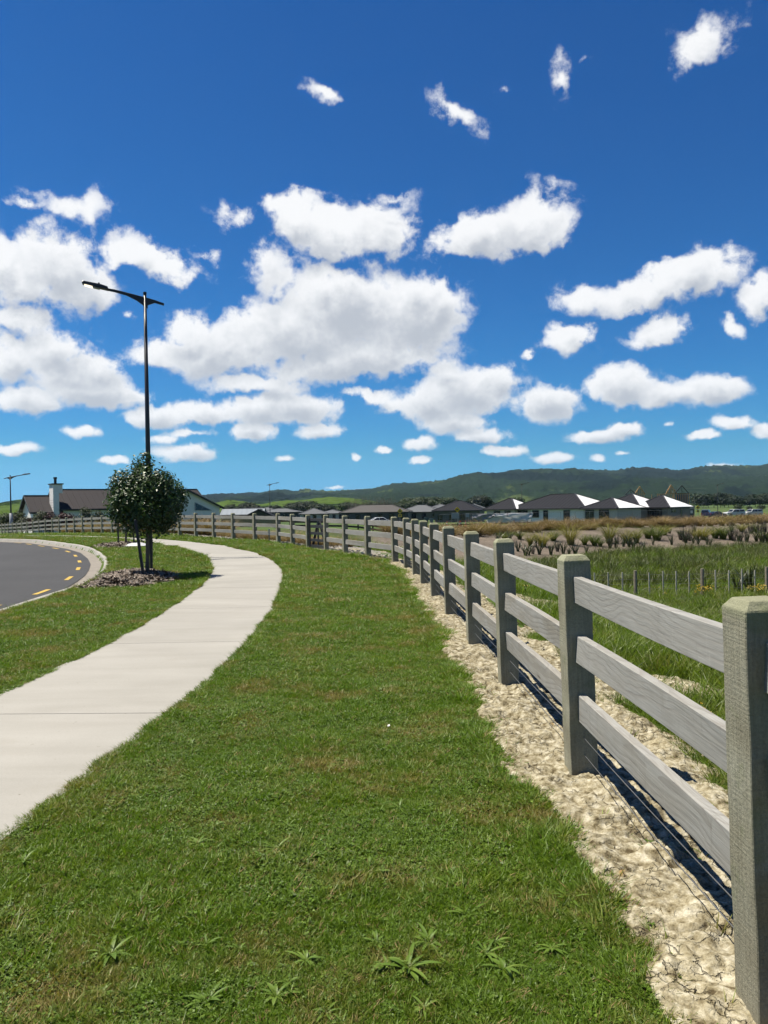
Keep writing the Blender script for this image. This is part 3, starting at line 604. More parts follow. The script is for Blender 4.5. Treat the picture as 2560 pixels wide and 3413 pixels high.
def lawn_pts():
    X = []; Y = []; SCL = []
    edge_r = lambda y: xdirt(y)+.02
    parts = [(60000, 1.9, 7, lambda y: np.maximum(xr(y)-.03, -.55*y), lambda y: np.minimum(edge_r(y), .62*y), .9), (60000, 7, 34, lambda y: xr(y)-.03, edge_r, 1.5),
             (26000, 6, 16, lambda y: np.maximum(xk(y), -.56*y), lambda y: xl(y)+.03, 1.3), (34000, 16, 46, lambda y: xk(y)+.03, lambda y: xl(y)+.03, 1.4), (18000, 32, 70, lambda y: xr(y)-.03, lambda y: xf(y)-.15, 1.3)]
    for n, a, b, l_, h_, pw in parts:
        x, y = sample(n, a, b, l_, h_, pw); X.append(x); Y.append(y)
    # fringes hanging over the path and the clay
    y = rng.uniform(2.2, 30, 9000)**1.0; y = 2.2*(30/2.2)**rng.random(12000)
    for c_, sg in ((xr, 1), (xl, -1)):
        X.append(c_(y) + sg*(np.abs(rng.normal(0, .04, len(y)))-.028+.03*(vnoise(y*3, 0*y, 9)-.5))); Y.append(y)
    X.append(xdirt(y)-.05+rng.normal(0, .05, len(y))); Y.append(y)
    y = rng.uniform(7, 30, 5000); X.append(xk(y)+.02+np.abs(rng.normal(0, .03, len(y)))); Y.append(y)
    X = np.concatenate(X); Y = np.concatenate(Y)
    keep = (X > xk(Y)-.01) & ~((X > xl(Y)+.045) & (X < xr(Y)-.045)) & (X < xf(Y)-.03)
    X = X[keep]; Y = Y[keep]; return X, Y
X, Y = lawn_pts(); n = len(X)
sc = (.8+.55*rng.random(n))*(1+np.clip((Y-5)/11, 0, 2.6)) * (.45+1.0*fbm2(X*1.6, Y*1.6, 91, 3))*(.75+.5*vnoise(X*7, Y*7, 93))
sc *= 1+.35*S((X-xdirt(Y)+.3)/.25)*(X > -1)          # uncut fringe along the clay
pt = fbm2(X*2.2+9, Y*2.2, 95, 3); rv = rng.random(n)
var = np.where((rv < .08+.34*S((pt-.42)/.2)), 7+rng.integers(0, 3, n), np.where(rv > .90, 10, np.where(rv > .78, 5+rng.integers(0, 2, n), rng.integers(0, 5, n))))
scatter('lawn_grass', np.stack([X, Y, terr(X, Y)-.003], -1), sc, var, .12, LV, [MLAWN, MCLOV, MSTRAW], 'short mown green lawn grass and clover', [0]*7+[1]*3+[2])
# rank pasture behind the fence
MFIELD = leafy('pasture_blade', (.105, .195, .012), (.19, .285, .024), (.33, .37, .05), .45, .42, .5, dry=(.34, .28, .09), dryamt=-.03)
r = random.Random(5)
FV = [blades(r, 13, .13, .05, .005, .9, seg=3) for _ in range(4)] + [blades(r, 9, .20, .045, .005, 1.1, seg=3) for _ in range(2)]
x1, y1 = sample(30000, 1.5, 9, lambda y: xf(y)+.3, lambda y: .62*y+1.2, 1.0); x2, y2 = sample(46000, 9, 50, lambda y: xf(y)+.3, lambda y: np.minimum(.54*y+.6, 30), 1.4)
X = np.concatenate([x1, x2]); Y = np.concatenate([y1, y2]); sd = X-xf(Y)
bare = S((fbm2(X*.8, Y*.8, 77, 3)-.58)/.05)*(sd < 2.2); thin = S((sd-.35-.5*fbm2(X*.9, Y*.9, 71, 3))/.3)
keep = (rng.random(len(X)) < thin*(1-.9*bare)) & (bank(X, Y) < 1+3*(fbm2(X*.35, Y*.35, 31, 3)-.5)) & ~((Y > 24) & (sd < 2.4)); X = X[keep]; Y = Y[keep]; sd = sd[keep]; n = len(X)
sc = (.5+.6*rng.random(n))*(.55+.75*S((sd-.4)/1.2))*(1+np.clip((Y-8)/30, 0, .9))*(.6+.8*fbm2(X*.9, Y*.9, 99, 3))
scatter('pasture_grass', np.stack([X, Y, terr(X, Y)-.01], -1), sc, rng.integers(0, 6, n), .15, FV, [MFIELD], 'long bright green pasture grass behind the timber fence')
# rushes in the wet hollow
MRUSH = leafy('rush_blade', (.065, .10, .018), (.125, .15, .032), (.25, .22, .075), .5, .25, .3)
r = random.Random(8); RV = [blades(r, 46, .42, .16, .012, .7, seg=3) for _ in range(3)] + [blades(r, 24, .34, .22, .014, .8, seg=3) for _ in range(2)]
X = rng.uniform(2, 40, 9000); Y = rng.uniform(22, 58, 9000); cl_ = fbm2(X*.22, Y*.3, 111, 3); keep = (bank(X, Y) < .5) & (bank(X, Y) > -22) & (Y > 28.5) & (X-xf(Y) > 4.5) & (rng.random(9000) < .08+.9*S((cl_-.47)/.1)) & (X < .53*Y+1); X = X[keep]; Y = Y[keep]
scatter('wetland_rushes', np.stack([X, Y, terr(X, Y)-.02], -1), .6+.7*rng.random(len(X)), rng.integers(0, 5, len(X)), .12, RV, [MRUSH], 'dark green rushes filling the wet hollow below the planted bank')
# brown tussock sedge along the top of the bank and behind the far fence
MSEDGE = leafy('brown_sedge_blade', (.20, .125, .055), (.36, .245, .11), (.52, .41, .20), .6, .25, .35)
r = random.Random(9); SV = [blades(r, 120, .62, .12, .014, 1.15, curl=.9, seg=4) for _ in range(4)]
X = rng.uniform(0, 62, 5200); b_ = 13.5+7*rng.random(5200); Y = np.interp(X, BX, BY)+b_; keep = (np.abs(X) < .53*Y+2) & (rng.random(5200) < .06+.30*S((fbm2(X*.5, Y*.5, 141, 3)-.42)/.15)); X = X[keep]; Y = Y[keep]
y2 = rng.uniform(29, 66, 700); x2 = xf(y2)+rng.uniform(.55, 2.4, 700); X = np.concatenate([X, x2]); Y = np.concatenate([Y, y2])
far_s = 1+np.clip((Y-45)/60, 0, 1); scs = (.5+.8*rng.random(len(X))**1.5)*np.where(bank(X, Y) > 10, 1.35, .62)
scatter('brown_sedge', np.stack([X, Y, terr(X, Y)-.02], -1), scs, rng.integers(0, 4, len(X)), .15, SV, [MSEDGE], 'band of brown tussock sedge along the top of the planted bank')
# pale gravel behind the far fence
MSTONE = plain('pale_gravel', (.48, .44, .38), .85, var=.35, scale=2)
def rockv(r, s):
    V = []; 
    for (x, y, z) in [(-1,-1,-.6),(1,-1,-.6),(1,1,-.6),(-1,1,-.6),(-.7,-.7,.5),(.7,-.6,.6),(.6,.7,.45),(-.6,.6,.6)]: V.append((s*(x+r.uniform(-.3,.3)), s*(y+r.uniform(-.3,.3)), s*(z+r.uniform(-.2,.2))))
    return V, [(0,3,2,1),(4,5,6,7),(0,1,5,4),(1,2,6,5),(2,3,7,6),(3,0,4,7)]
r = random.Random(4); y2 = rng.uniform(23.5, 50, 2600); x2 = xf(y2)+.12+np.abs(rng.normal(0, .5, 2600))
scatter('pale_gravel', np.stack([x2, y2, terr(x2, y2)], -1), .6+rng.random(2600), rng.integers(0, 3, 2600), .5, [rockv(r, .045) for _ in range(3)], [MSTONE], 'pale gravel lying behind the timber fence by the gate')
# clods of clay
y2 = 1.6*(16/1.6)**rng.random(2400); x2 = xf(y2)+rng.uniform(-.28, .9, 2400); keep = (x2 > xdirt(y2)+.02) & (fbm2(x2*2, y2*2, 131, 3) > .5); x2 = x2[keep]; y2 = y2[keep]
scatter('clay_crumbs', np.stack([x2, y2, terr(x2, y2)+.012], -1), .35+.9*rng.random(len(x2))**2.5, rng.integers(0, 3, len(x2)), .6, [rockv(r, .016) for _ in range(3)], [MCLAY], 'loose crumbs of dry clay under the fence')
# dry twiggy weeds in the clay
y2 = 2.0*(18/2.0)**rng.random(260); x2 = xf(y2)+rng.uniform(-.25, .7, 260); r = random.Random(12)
scatter('dry_wisps', np.stack([x2, y2, terr(x2, y2)+.01], -1), .5+.8*rng.random(260), rng.integers(0, 3, 260), .3, [blades(r, 7, .06, .04, .003, 1.4) for _ in range(2)]+[blades(r, 9, .05, .03, .005, 1.0)], [MSTRAW, MLAWN], 'dry wisps of grass in the bare clay', [0, 0, 1])
# yellow buttercups by the batten fence
MBUT = plain('buttercup_petal', (.75, .52, .02), .5, var=.1)
def cups(r, n, sp, h):
    V = []; F = []
    for i in range(n):
        x, y, z = r.uniform(-sp, sp), r.uniform(-sp, sp), h*r.uniform(.6, 1.2); s_ = .022; b = len(V); V += [(x-s_, y, z), (x, y-s_, z+.008), (x+s_, y, z), (x, y+s_, z+.008), (x, y, z-.012)]; F += [(0+b, 1+b, 4+b), (1+b, 2+b, 4+b), (2+b, 3+b, 4+b), (3+b, 0+b, 4+b)]
    return V, F
cp = [at(u_+rng.normal(0, 12), 1955, 25.6+rng.normal(0, .25)) for u_ in [2330]*16+[2360]*16+[2380]*8+[2540]*18+[2520]*8+[2200]*3]; cp += [on(xf(y_)+x_, y_) for x_, y_ in [(1.1, 5.2), (2.2, 8), (2.6, 9.5), (3.1, 12), (1.7, 13.5), (4.2, 16), (3.6, 18), (5.5, 17), (2.4, 10.7)]]
scatter('buttercups', [(p_.x, p_.y, zt(p_.x, p_.y)+.05) for p_ in cp], (.7+.6*rng.random(len(cp)))*np.array([.45 if p_.y < 12 else 1.0 for p_ in cp]), rng.integers(0, 2, len(cp)), .2, [cups(r, 5, .12, .22), cups(r, 2, .06, .16)], [MBUT], 'yellow buttercups flowering along the batten fence')

# ------------------------------------------------------------------ broad-leaved weeds in the lawn
MPLAN = leafy('plantain_leaf', (.12, .225, .022), (.18, .30, .032), (.26, .36, .05), .5, .3, 6, spec=.35)
def leaf_mesh(L, w, bend, fold=.25, n=6):
    V = []; F = []
    for i in range(n+1):
        s_ = i/n; ww = w*(math.sin(math.pi*(s_*.92+.04))**.8)*(1 if s_ < .98 else .2); x = L*s_; z = L*(.38*s_-bend*s_*s_)
        V += [(x, -ww/2, z+fold*ww*.5), (x, 0, z), (x, ww/2, z+fold*ww*.5)]
    for i in range(n):
        for k in range(2): F.append((i*3+k, i*3+k+1, (i+1)*3+k+1, (i+1)*3+k))
    me = mesh_np('leaf', V, F, True); me.materials.append(MPLAN); return me
r = random.Random(21); LEAF = [leaf_mesh(L_, w_, b_) for L_, w_, b_ in ((.13, .018, .46), (.10, .026, .52), (.14, .016, .40), (.085, .022, .56))]
def weed(x, y, s_, n, k):
    big = 'large' if s_ > .75 else 'middling' if s_ > .52 else 'small'; wh = 'along the edge of the concrete path' if x < xr(y)+.3 else 'close to the bare clay strip' if x > xdirt(y)-.35 else 'out in the open mown lawn'
    t_ = thing('plantain_weed', big+' green broad-leaved weed rosette '+wh, 'weed', on(x, y, .002), r.uniform(0, 6.28), 'broad-leaved weeds in the lawn')
    if k:
        for i in range(n):
            q = obj('leaf', LEAF[r.randrange(4)], None, t_, (0, 0, .004), (0, R(r.choice([r.uniform(-18, -3), r.uniform(-34, -10)])), 2*math.pi*i/n+r.uniform(-.35, .35))); q.scale = (s_*r.uniform(.5, 1.15),)*3
    return t_
def gpt(u, v):
    d = ray(u, v); k = -CAMZ/d.z; return d.x*k, d.y*k
near_w = [(1430,3150,1.2),(1360,3240,1.5),(1290,3230,1.0),(1560,3060,1.2),(1500,2960,.9),(1900,3010,1.2),(1840,3170,.9),(1250,2920,1.1),(1620,3190,1.0),(370,3190,1.3),(340,3320,.8),(470,3030,1.0),(690,3350,1.0),(1680,3240,1.1),(1650,3150,.8),(920,3330,1.1),(80,2880,1.0),(170,2860,.7),(660,2820,1.0),(720,2760,.8),(920,2840,1.1),(880,3060,.8),(1230,2890,.8),(1330,2700,.9),(1130,2540,.8),(1210,2650,.7),(1040,2620,.8),(1530,2500,.8),(1620,2560,.8),(1600,2490,.7),(1180,2250,.7),(640,2480,.8),(1060,2860,.9),(960,2760,.9),(1880,2810,1.1),(1790,2780,1.0),(1730,2560,1.1),(500,2950,.7),(770,2900,.7),(1020,3210,1.0)]
for (u, v, s_) in near_w:
    x, y = gpt(u, v); weed(x, y, s_*.55, r.randint(14, 22), True)
for i in range(64):                       # smaller ones, in loose colonies
    x0, y0 = gpt(*[(1450, 3150), (1650, 2950), (700, 3000), (1150, 2750), (400, 3250), (1800, 2850), (1300, 3300), (950, 2600)][i % 8]); x = x0+r.gauss(0, .17); y = y0+r.gauss(0, .32)
    if xr(y)+.08 < x < xdirt(y)-.05 and y > 1.9: weed(x, y, r.uniform(.26, .46), r.randint(8, 14), True)
for (y, s_) in [(5.7, .5), (6.3, .4), (8.1, .45), (4.6, .4)]: weed(float(xr(y))+.05, y, s_, 9, True)
# scraps of litter
MWHITE = plain('white_scrap', (.8, .79, .76), .6)
x, y = gpt(1296, 2438); b = MB(); b.prism([(-.008, -.011, 0), (.009, -.008, .004), (.007, .011, .010), (-.007, .010, .005)], (0, 0, .003)); tag(b.build('paper_scrap', MWHITE, loc=on(x, y, .034), ), 'small white scrap of paper lying in the lawn', 'scrap')
# ------------------------------------------------------------------ hills, haze-blue forest
def hill(name, tab, Dr, Db, D2, mat_, amp, seed, u0, u1, nu, nt, base=-3, label=None, fuzz=1.0):
    us = np.linspace(u0, u1, nu); tu = np.array([q[0] for q in tab]); tv = np.array([q[1] for q in tab])
    sky_v = np.interp(us, tu, tv); V = []; 
    k = np.hanning(7); k /= k.sum(); sky_v = np.convolve(np.pad(sky_v, 3, 'edge'), k, 'valid')
    tt = np.concatenate([np.linspace(0, 1, nt), np.linspace(1, 2, nt//3+1)[1:]])
    U, T = np.meshgrid(us, tt); hv = np.array([hor(u) for u in us]); dirs = np.array([tuple(ray(u, hor(u))) for u in us]); dirs = dirs/dirs[:, 1:2]
    Yd = np.where(T <= 1, Db+(Dr-Db)*T, Dr+(D2-Dr)*(T-1)); X = Yd*dirs[:, 0][None, :]
    H = ((hv-sky_v)/FPX*Dr + CAMZ - base)[None, :]
    sp = fbm2(X/(Dr*.09)+seed, Yd/(Dr*.2), seed, 4, .5); sh = np.where(T <= 1, T**.85, 1-.6*(T-1))
    rel = H*(sh*(1-.55*np.clip(1-np.abs(T-1)*1.0, 0, 1)*0) + (sp-.5)*.7*np.clip(T*(1.02-T)*4, 0, 1)*(T <= 1))
    lim = np.where(T <= 1, (H+base-CAMZ)*(Yd/Dr)*.985 + CAMZ - base, 1e9); rel = np.where(T < 1, np.minimum(rel, np.maximum(lim, 0)), rel)
    Z = base + np.maximum(rel, -2) + fuzz*amp*(fbm2(X/26, Yd/40, seed+5, 3, .6)-.35)*np.clip(T*3, 0, 1) + fuzz*amp*.8*(vnoise(X/9, Yd/14, seed+9)-.5)*np.clip(T*3, 0, 1)
    n_, k_ = X.shape; idx = np.arange(n_*k_).reshape(n_, k_); F = np.stack([idx[:-1, :-1], idx[:-1, 1:], idx[1:, 1:], idx[1:, :-1]], -1).reshape(-1, 4)
    me = mesh_np(name, np.stack([X, Yd, Z], -1).reshape(-1, 3), F, True)
    o = obj(name, me, mat_); tag(o, label, kind='structure'); return o
def hillmat(name, forest, pasture, thr, sc, dark_patch=(.008, .016, .012), dark_patch_thr=.62):
    m, t, p, o = mat(name); g = t.n('ShaderNodeNewGeometry').outputs['Position']; st = t.n('ShaderNodeMapping'); t.l(g, st.inputs[0]); st.inputs[3].default_value = (1, .45, 1.6)
    n = t.noise(st.outputs[0], sc, 6, .6, .6); f = t.noise(g, .05, 5, .75); f2 = t.noise(st.outputs[0], sc*.6, 5, .55, .8)
    fc = t.mix(1.0, forest, t.ramp(f, [(.3, .45), (.55, 1.0), (.75, 1.7)]), 'MULTIPLY'); pc = t.mix(1.0, pasture, t.ramp(f, [(.3, .75), (.7, 1.2)]), 'MULTIPLY')
    c = t.mix(t.smooth(n, thr, thr+.05), fc, pc); c = t.mix(t.smooth(f2, dark_patch_thr, dark_patch_thr+.03), c, dark_patch); t.l(c, p.inputs['Base Color']); p.inputs['Roughness'].default_value = 1; p.inputs['Specular IOR Level'].default_value = 0  # noise lays darker patches over forest and pasture
    bump(t, p, f, 1.0, 8); return m
MH1 = hillmat('forest_hill', (.022, .040, .017), (.085, .115, .034), .59, .0042, dark_patch_thr=.54); MH2 = hillmat('pasture_hill', (.022, .045, .014), (.105, .165, .035), .40, .012, dark_patch_thr=.66)
main_t = [(-200,1690),(400,1672),(600,1660),(686,1654),(733,1650),(813,1648),(885,1643),(932,1633),(976,1639),(1030,1632),(1066,1639),(1168,1636),(1262,1630),(1306,1617),(1403,1612),(1487,1605),(1530,1590),(1588,1579),(1651,1584),(1697,1574),(1804,1567),(1869,1569),(1925,1564),(2016,1569),(2061,1570),(2108,1558),(2186,1559),(2250,1569),(2337,1560),(2425,1553),(2506,1556),(2547,1552),(2650,1545),(2900,1540),(3200,1560)]
hill('hills', main_t, 3600, 1900, 5200, MH1, 16, 3, -300, 3100, 620, 64, fuzz=1.0)
hill('hills', [(a, b+2+6*math.sin(a*.011)+5*math.sin(a*.027)+(34 if a > 1350 else 14)) for a, b in main_t], 2500, 1600, 3000, MH1, 13, 23, -300, 3100, 560, 44)
hill('hills', [(-300,1688),(-100,1682),(0,1676),(60,1668),(120,1664),(200,1668),(320,1680),(450,1692),(600,1690),(700,1682),(760,1667),(800,1672),(860,1684),(930,1672),(1000,1668),(1070,1659),(1120,1657),(1180,1662),(1260,1676),(1330,1690),(1420,1692),(2300,1686),(2400,1676),(2600,1674),(3000,1680)], 1150, 700, 1400, MH2, 5, 43, -300, 3100, 420, 30, fuzz=.5)

# ------------------------------------------------------------------ trees
MBARK = plain('grey_bark', (.20, .165, .125), .9, var=.3, scale=12, bumpd=.01)
MLEAF = leafy('glossy_dark_leaf', (.022, .055, .014), (.042, .095, .020), (.125, .21, .036), .42, .2, 2.2, spec=.4)
def cloud_leaves(r, n, lobes, ls, ratio=.5, up=.3, fill=.35):
    V = []; F = []; wsum = sum(l[3]**2 for l in lobes)
    for (cx, cy, cz, rad, sq) in lobes:
        for i in range(int(n*rad*rad/wsum)):
            a = r.uniform(0, 6.283); c = r.uniform(-1, 1); s_ = math.sqrt(1-c*c); q = rad*(fill+(1-fill)*r.random()**.4)*r.uniform(.85, 1.12)
            d = Vector((s_*math.cos(a), s_*math.sin(a), c)); p_ = Vector((cx, cy, cz)) + Vector((d.x*q, d.y*q, d.z*q*sq))
            nn = (d + Vector((r.gauss(0, .55), r.gauss(0, .55), r.gauss(up, .5)))).normalized(); t_ = nn.cross(Vector((r.gauss(0, 1), r.gauss(0, 1), r.gauss(0, 1)))).normalized(); b_ = nn.cross(t_); L = ls*r.uniform(.7, 1.3); w = L*ratio; k = len(V)
            V += [p_-t_*L*.5, p_+b_*w*.5+nn*w*.12, p_+t_*L*.5, p_-b_*w*.5+nn*w*.12]; F += [(k, k+1, k+2), (k, k+2, k+3)]
    return [tuple(v) for v in V], F
def branch_mesh(r, base, top, rad, limbs, spread, zmin):
    b = MB(); pts = [Vector(base).lerp(Vector(top), i/5)+Vector((r.uniform(-.02, .02), r.uniform(-.02, .02), 0))*(1 if 0 < i else 0) for i in range(6)]; b.tube(pts, [rad*(1-.13*i) for i in range(6)], 8)
    for i in range(limbs):
        s_ = r.uniform(zmin, .95); p0 = Vector(base).lerp(Vector(top), s_); a = 2.4*i+r.uniform(-.3, .3); d = Vector((math.cos(a), math.sin(a), r.uniform(.2, .7)))*spread*r.uniform(.6, 1.1)
        b.tube([p0, p0+d*.5+Vector((0, 0, .02)), p0+d+Vector((0, 0, spread*.12))], [rad*.45, rad*.3, rad*.12], 5)
    return b
def street_tree(x, y, R_, z0, z1, label, nl, mound):
    r = random.Random(int(x*100)); t_ = thing('street_tree', label, 'tree', on(x, y, mound), 0)
    branch_mesh(r, (0, 0, -.1), (.03, 0, z1*.74), .052, 14, R_*.6, .5).build('trunk', MBARK, t_, smooth=True)
    zc = (z0+z1)/2; hz = (z1-z0)/2; lob = [(0, 0, zc, R_*.92, hz/R_*.98)]
    for i in range(15):
        a = 2.4*i; c = -0.75+1.6*i/14; q = math.sqrt(max(0, 1-c*c)); lob.append((R_*.62*q*math.cos(a), R_*.62*q*math.sin(a), zc+hz*.64*c, R_*r.uniform(.26, .42), 1.05))
    lob += [(0, 0, z1-.08, R_*.2, 1.6), (-.22, .05, z1-.16, R_*.12, 2.5)]
    V, F = cloud_leaves(r, nl, lob, .078, .56, .35, .4); me = mesh_np('crown', V, F); obj('crown', me, MLEAF, t_)
    return t_
street_tree(-5.36, 17.5, .93, .72, 2.60, 'round clipped dark green street tree with a full crown, beside the tall lamp post', 14500, .05)
street_tree(-10.75, 32.3, .62, .95, 2.2, 'smaller dark green street tree standing behind the fuller one, by a white sack', 3500, .05)
MSTAKE = plain('black_stake', (.016, .016, .018), .6, var=.3, scale=10); MTIE = plain('brown_tie', (.05, .045, .04), .8)
def stake(x0, y0, dx, dy, h, label, w=.055):
    b = MB(); b.bar((0, 0, -.2), (dx, dy, h), w, w); b.bar((dx, dy, h-.002), (dx*1.01, dy*1.01, h+.012), w*.7, w*.7)
    tag(b.build('tree_stake', MSTAKE, loc=on(x0, y0, .04), bevel=.004), label, 'stake')
stake(-5.14, 16.62, -.20, .05, 1.28, 'leaning black timber stake at the foot of the full street tree'); stake(-5.52, 18.35, .0, 0, 1.25, 'upright black timber stake behind the full street tree')
stake(-11.05, 32.2, .02, 0, 1.3, 'black stake on the road side of the smaller street tree'); stake(-10.42, 32.3, -.02, 0, 1.3, 'black stake on the path side of the smaller street tree')
# mesh guard at the trunk foot
b = MB()
for i in range(10):
    a = .628*i; b.bar((.09*math.cos(a), .09*math.sin(a), 0), (.09*math.cos(a), .09*math.sin(a), .3), .006, .006)
for z in (.02, .1, .2, .3):
    for i in range(10): a, c = .628*i, .628*(i+1); b.bar((.09*math.cos(a), .09*math.sin(a), z), (.09*math.cos(c), .09*math.sin(c), z), .006, .006)
tag(b.build('trunk_guard', MSTAKE, loc=on(-5.4, 17.5, .05)), 'dark mesh guard round the foot of the full street tree trunk', 'tree guard')
# bark mulch mounds
m, t, p, o = mat('bark_chip'); g = t.n('ShaderNodeNewGeometry'); 
col = t.ramp(g.outputs['Random Per Island'], [(0, (.10, .075, .055)), (.35, (.22, .165, .125)), (.7, (.36, .29, .235)), (1, (.50, .44, .38))]); col = t.mix(1.0, col, t.ramp(t.n('ShaderNodeObjectInfo').outputs['Random'], [(0, .6), (1, 1.3)]), 'MULTIPLY')
t.l(col, p.inputs['Base Color']); p.inputs['Roughness'].default_value = .85; MCHIP = m
def chips(r, n, sp):
    V = []; F = []
    for i in range(n):
        x, y, z = r.uniform(-sp, sp), r.uniform(-sp, sp), r.uniform(0, .03); a = r.uniform(0, 6.28); L, w, h = r.uniform(.02, .05), r.uniform(.010, .02), r.uniform(-.02, .02); c, s_ = math.cos(a), math.sin(a); k = len(V)
        V += [(x-c*L+s_*w, y-s_*L-c*w, z-h), (x+c*L+s_*w, y+s_*L-c*w, z+h), (x+c*L-s_*w, y+s_*L+c*w, z+h+.008), (x-c*L-s_*w, y-s_*L+c*w, z-h+.008)]; F.append((k, k+1, k+2, k+3))
    return V, F
r = random.Random(31); CH = [chips(r, 12, .07) for _ in range(4)]
def mound(poly, hgt, label, n):
    P_ = np.array(poly); c = P_.mean(0); pts = []; sc = []
    M_ = len(P_)
    def inside(x, y):
        ins = False; j = M_-1
        for i in range(M_):
            if (P_[i, 1] > y) != (P_[j, 1] > y) and x < (P_[j, 0]-P_[i, 0])*(y-P_[i, 1])/(P_[j, 1]-P_[i, 1])+P_[i, 0]: ins = not ins
            j = i
        return ins
    def hh(x, y):
        dmin = 9
        for i in range(M_):
            a = P_[i]; b_ = P_[(i+1) % M_]; ab = b_-a; s_ = np.clip(((x-a[0])*ab[0]+(y-a[1])*ab[1])/(ab@ab), 0, 1); dmin = min(dmin, math.hypot(x-a[0]-ab[0]*s_, y-a[1]-ab[1]*s_))
        return hgt*float(S(dmin/.55))
    V = []; F = []; G = 26; lo = P_.min(0); hi = P_.max(0); ok = np.zeros((G, G), bool)
    for i in range(G):
        for j in range(G):
            x = lo[0]+(hi[0]-lo[0])*j/(G-1); y = lo[1]+(hi[1]-lo[1])*i/(G-1); ins = inside(x, y); ok[i, j] = ins; V.append((x, y, zt(x, y)+(hh(x, y)+.006 if ins else -.03)))
    for i in range(G-1):
        for j in range(G-1):
            if ok[i:i+2, j:j+2].any(): F.append((i*G+j, i*G+j+1, (i+1)*G+j+1, (i+1)*G+j))
    o = obj('mulch_bed', mesh_np('mulch_bed', V, F, True), plain('mulch_base', (.14, .105, .08), .95, var=.4, scale=25, bumpd=.02)); tag(o, label, kind='structure')
    while len(pts) < n:
        x = r.uniform(lo[0], hi[0]); y = r.uniform(lo[1], hi[1])
        if inside(x, y): pts.append((x, y, zt(x, y)+hh(x, y)+.006)); sc.append(r.uniform(.7, 1.3))
    so = scatter('bark_chips', pts, sc, [r.randrange(4) for _ in pts], .25, CH, [MCHIP], label.replace('mound of ', '')+', loose chips')
mound([(-6.0, 15.05), (-6.28, 16.6), (-6.6, 18.0), (-6.25, 18.75), (-5.6, 19.0), (-4.85, 17.9), (-4.45, 16.9), (-4.5, 16.2), (-4.85, 15.5), (-5.4, 15.15)], .09, 'mound of bark mulch under the full street tree', 1500)
mound([(-11.8, 31.1), (-12.0, 33.0), (-11.4, 33.9), (-10.3, 33.2), (-9.4, 31.3), (-9.5, 30.3), (-10.2, 29.9), (-11.1, 29.8)], .08, 'mound of bark mulch under the smaller street tree', 900)
# white sack on the second bed
b = MB(); V = []; F = []
for i in range(9):
    for j in range(9):
        x = -.45+.9*i/8; y = -.3+.6*j/8; e = max(0, 1-(x/.45)**2)*max(0, 1-(y/.3)**2); V.append((x+r.uniform(-.03, .03), y+r.uniform(-.03, .03), .02+.13*e**.6*r.uniform(.6, 1.15)))
for i in range(8):
    for j in range(8): F.append((i*9+j, (i+1)*9+j, (i+1)*9+j+1, i*9+j+1))
tag(obj('plastic_sack', mesh_np('plastic_sack', V, F, True), plain('white_plastic', (.74, .76, .78), .4, var=.1), loc=on(-9.75, 30.6, .06), rot=(0, 0, .1)), 'white plastic sack lying on the mulch of the smaller street tree', 'sack')
tag(MB().bar((-7.9, 24.3, 0), (-6.35, 24.25, 0), .09, .03).build('edging_strip', MKERB, loc=(0, 0, .02)), 'pale concrete strip in the grass at the foot of the tall lamp', 'strip')
m_, t, p, o = mat('white_paint_peg'); p.inputs['Base Color'].default_value = (.75, .74, .70, 1); MPEG = plain('peg_white', (.72, .70, .66), .7)
pk = thing('survey_peg', 'white-topped survey peg standing before the fence near the gate', 'peg', on(-4.75, 32.0)); MB().box(-.022, .022, -.022, .022, -.1, .34).build('shaft', plain('peg_timber', (.42, .36, .27), .8), pk); MB().box(-.024, .024, -.024, .024, .34, .60).build('painted_top', MPEG, pk)

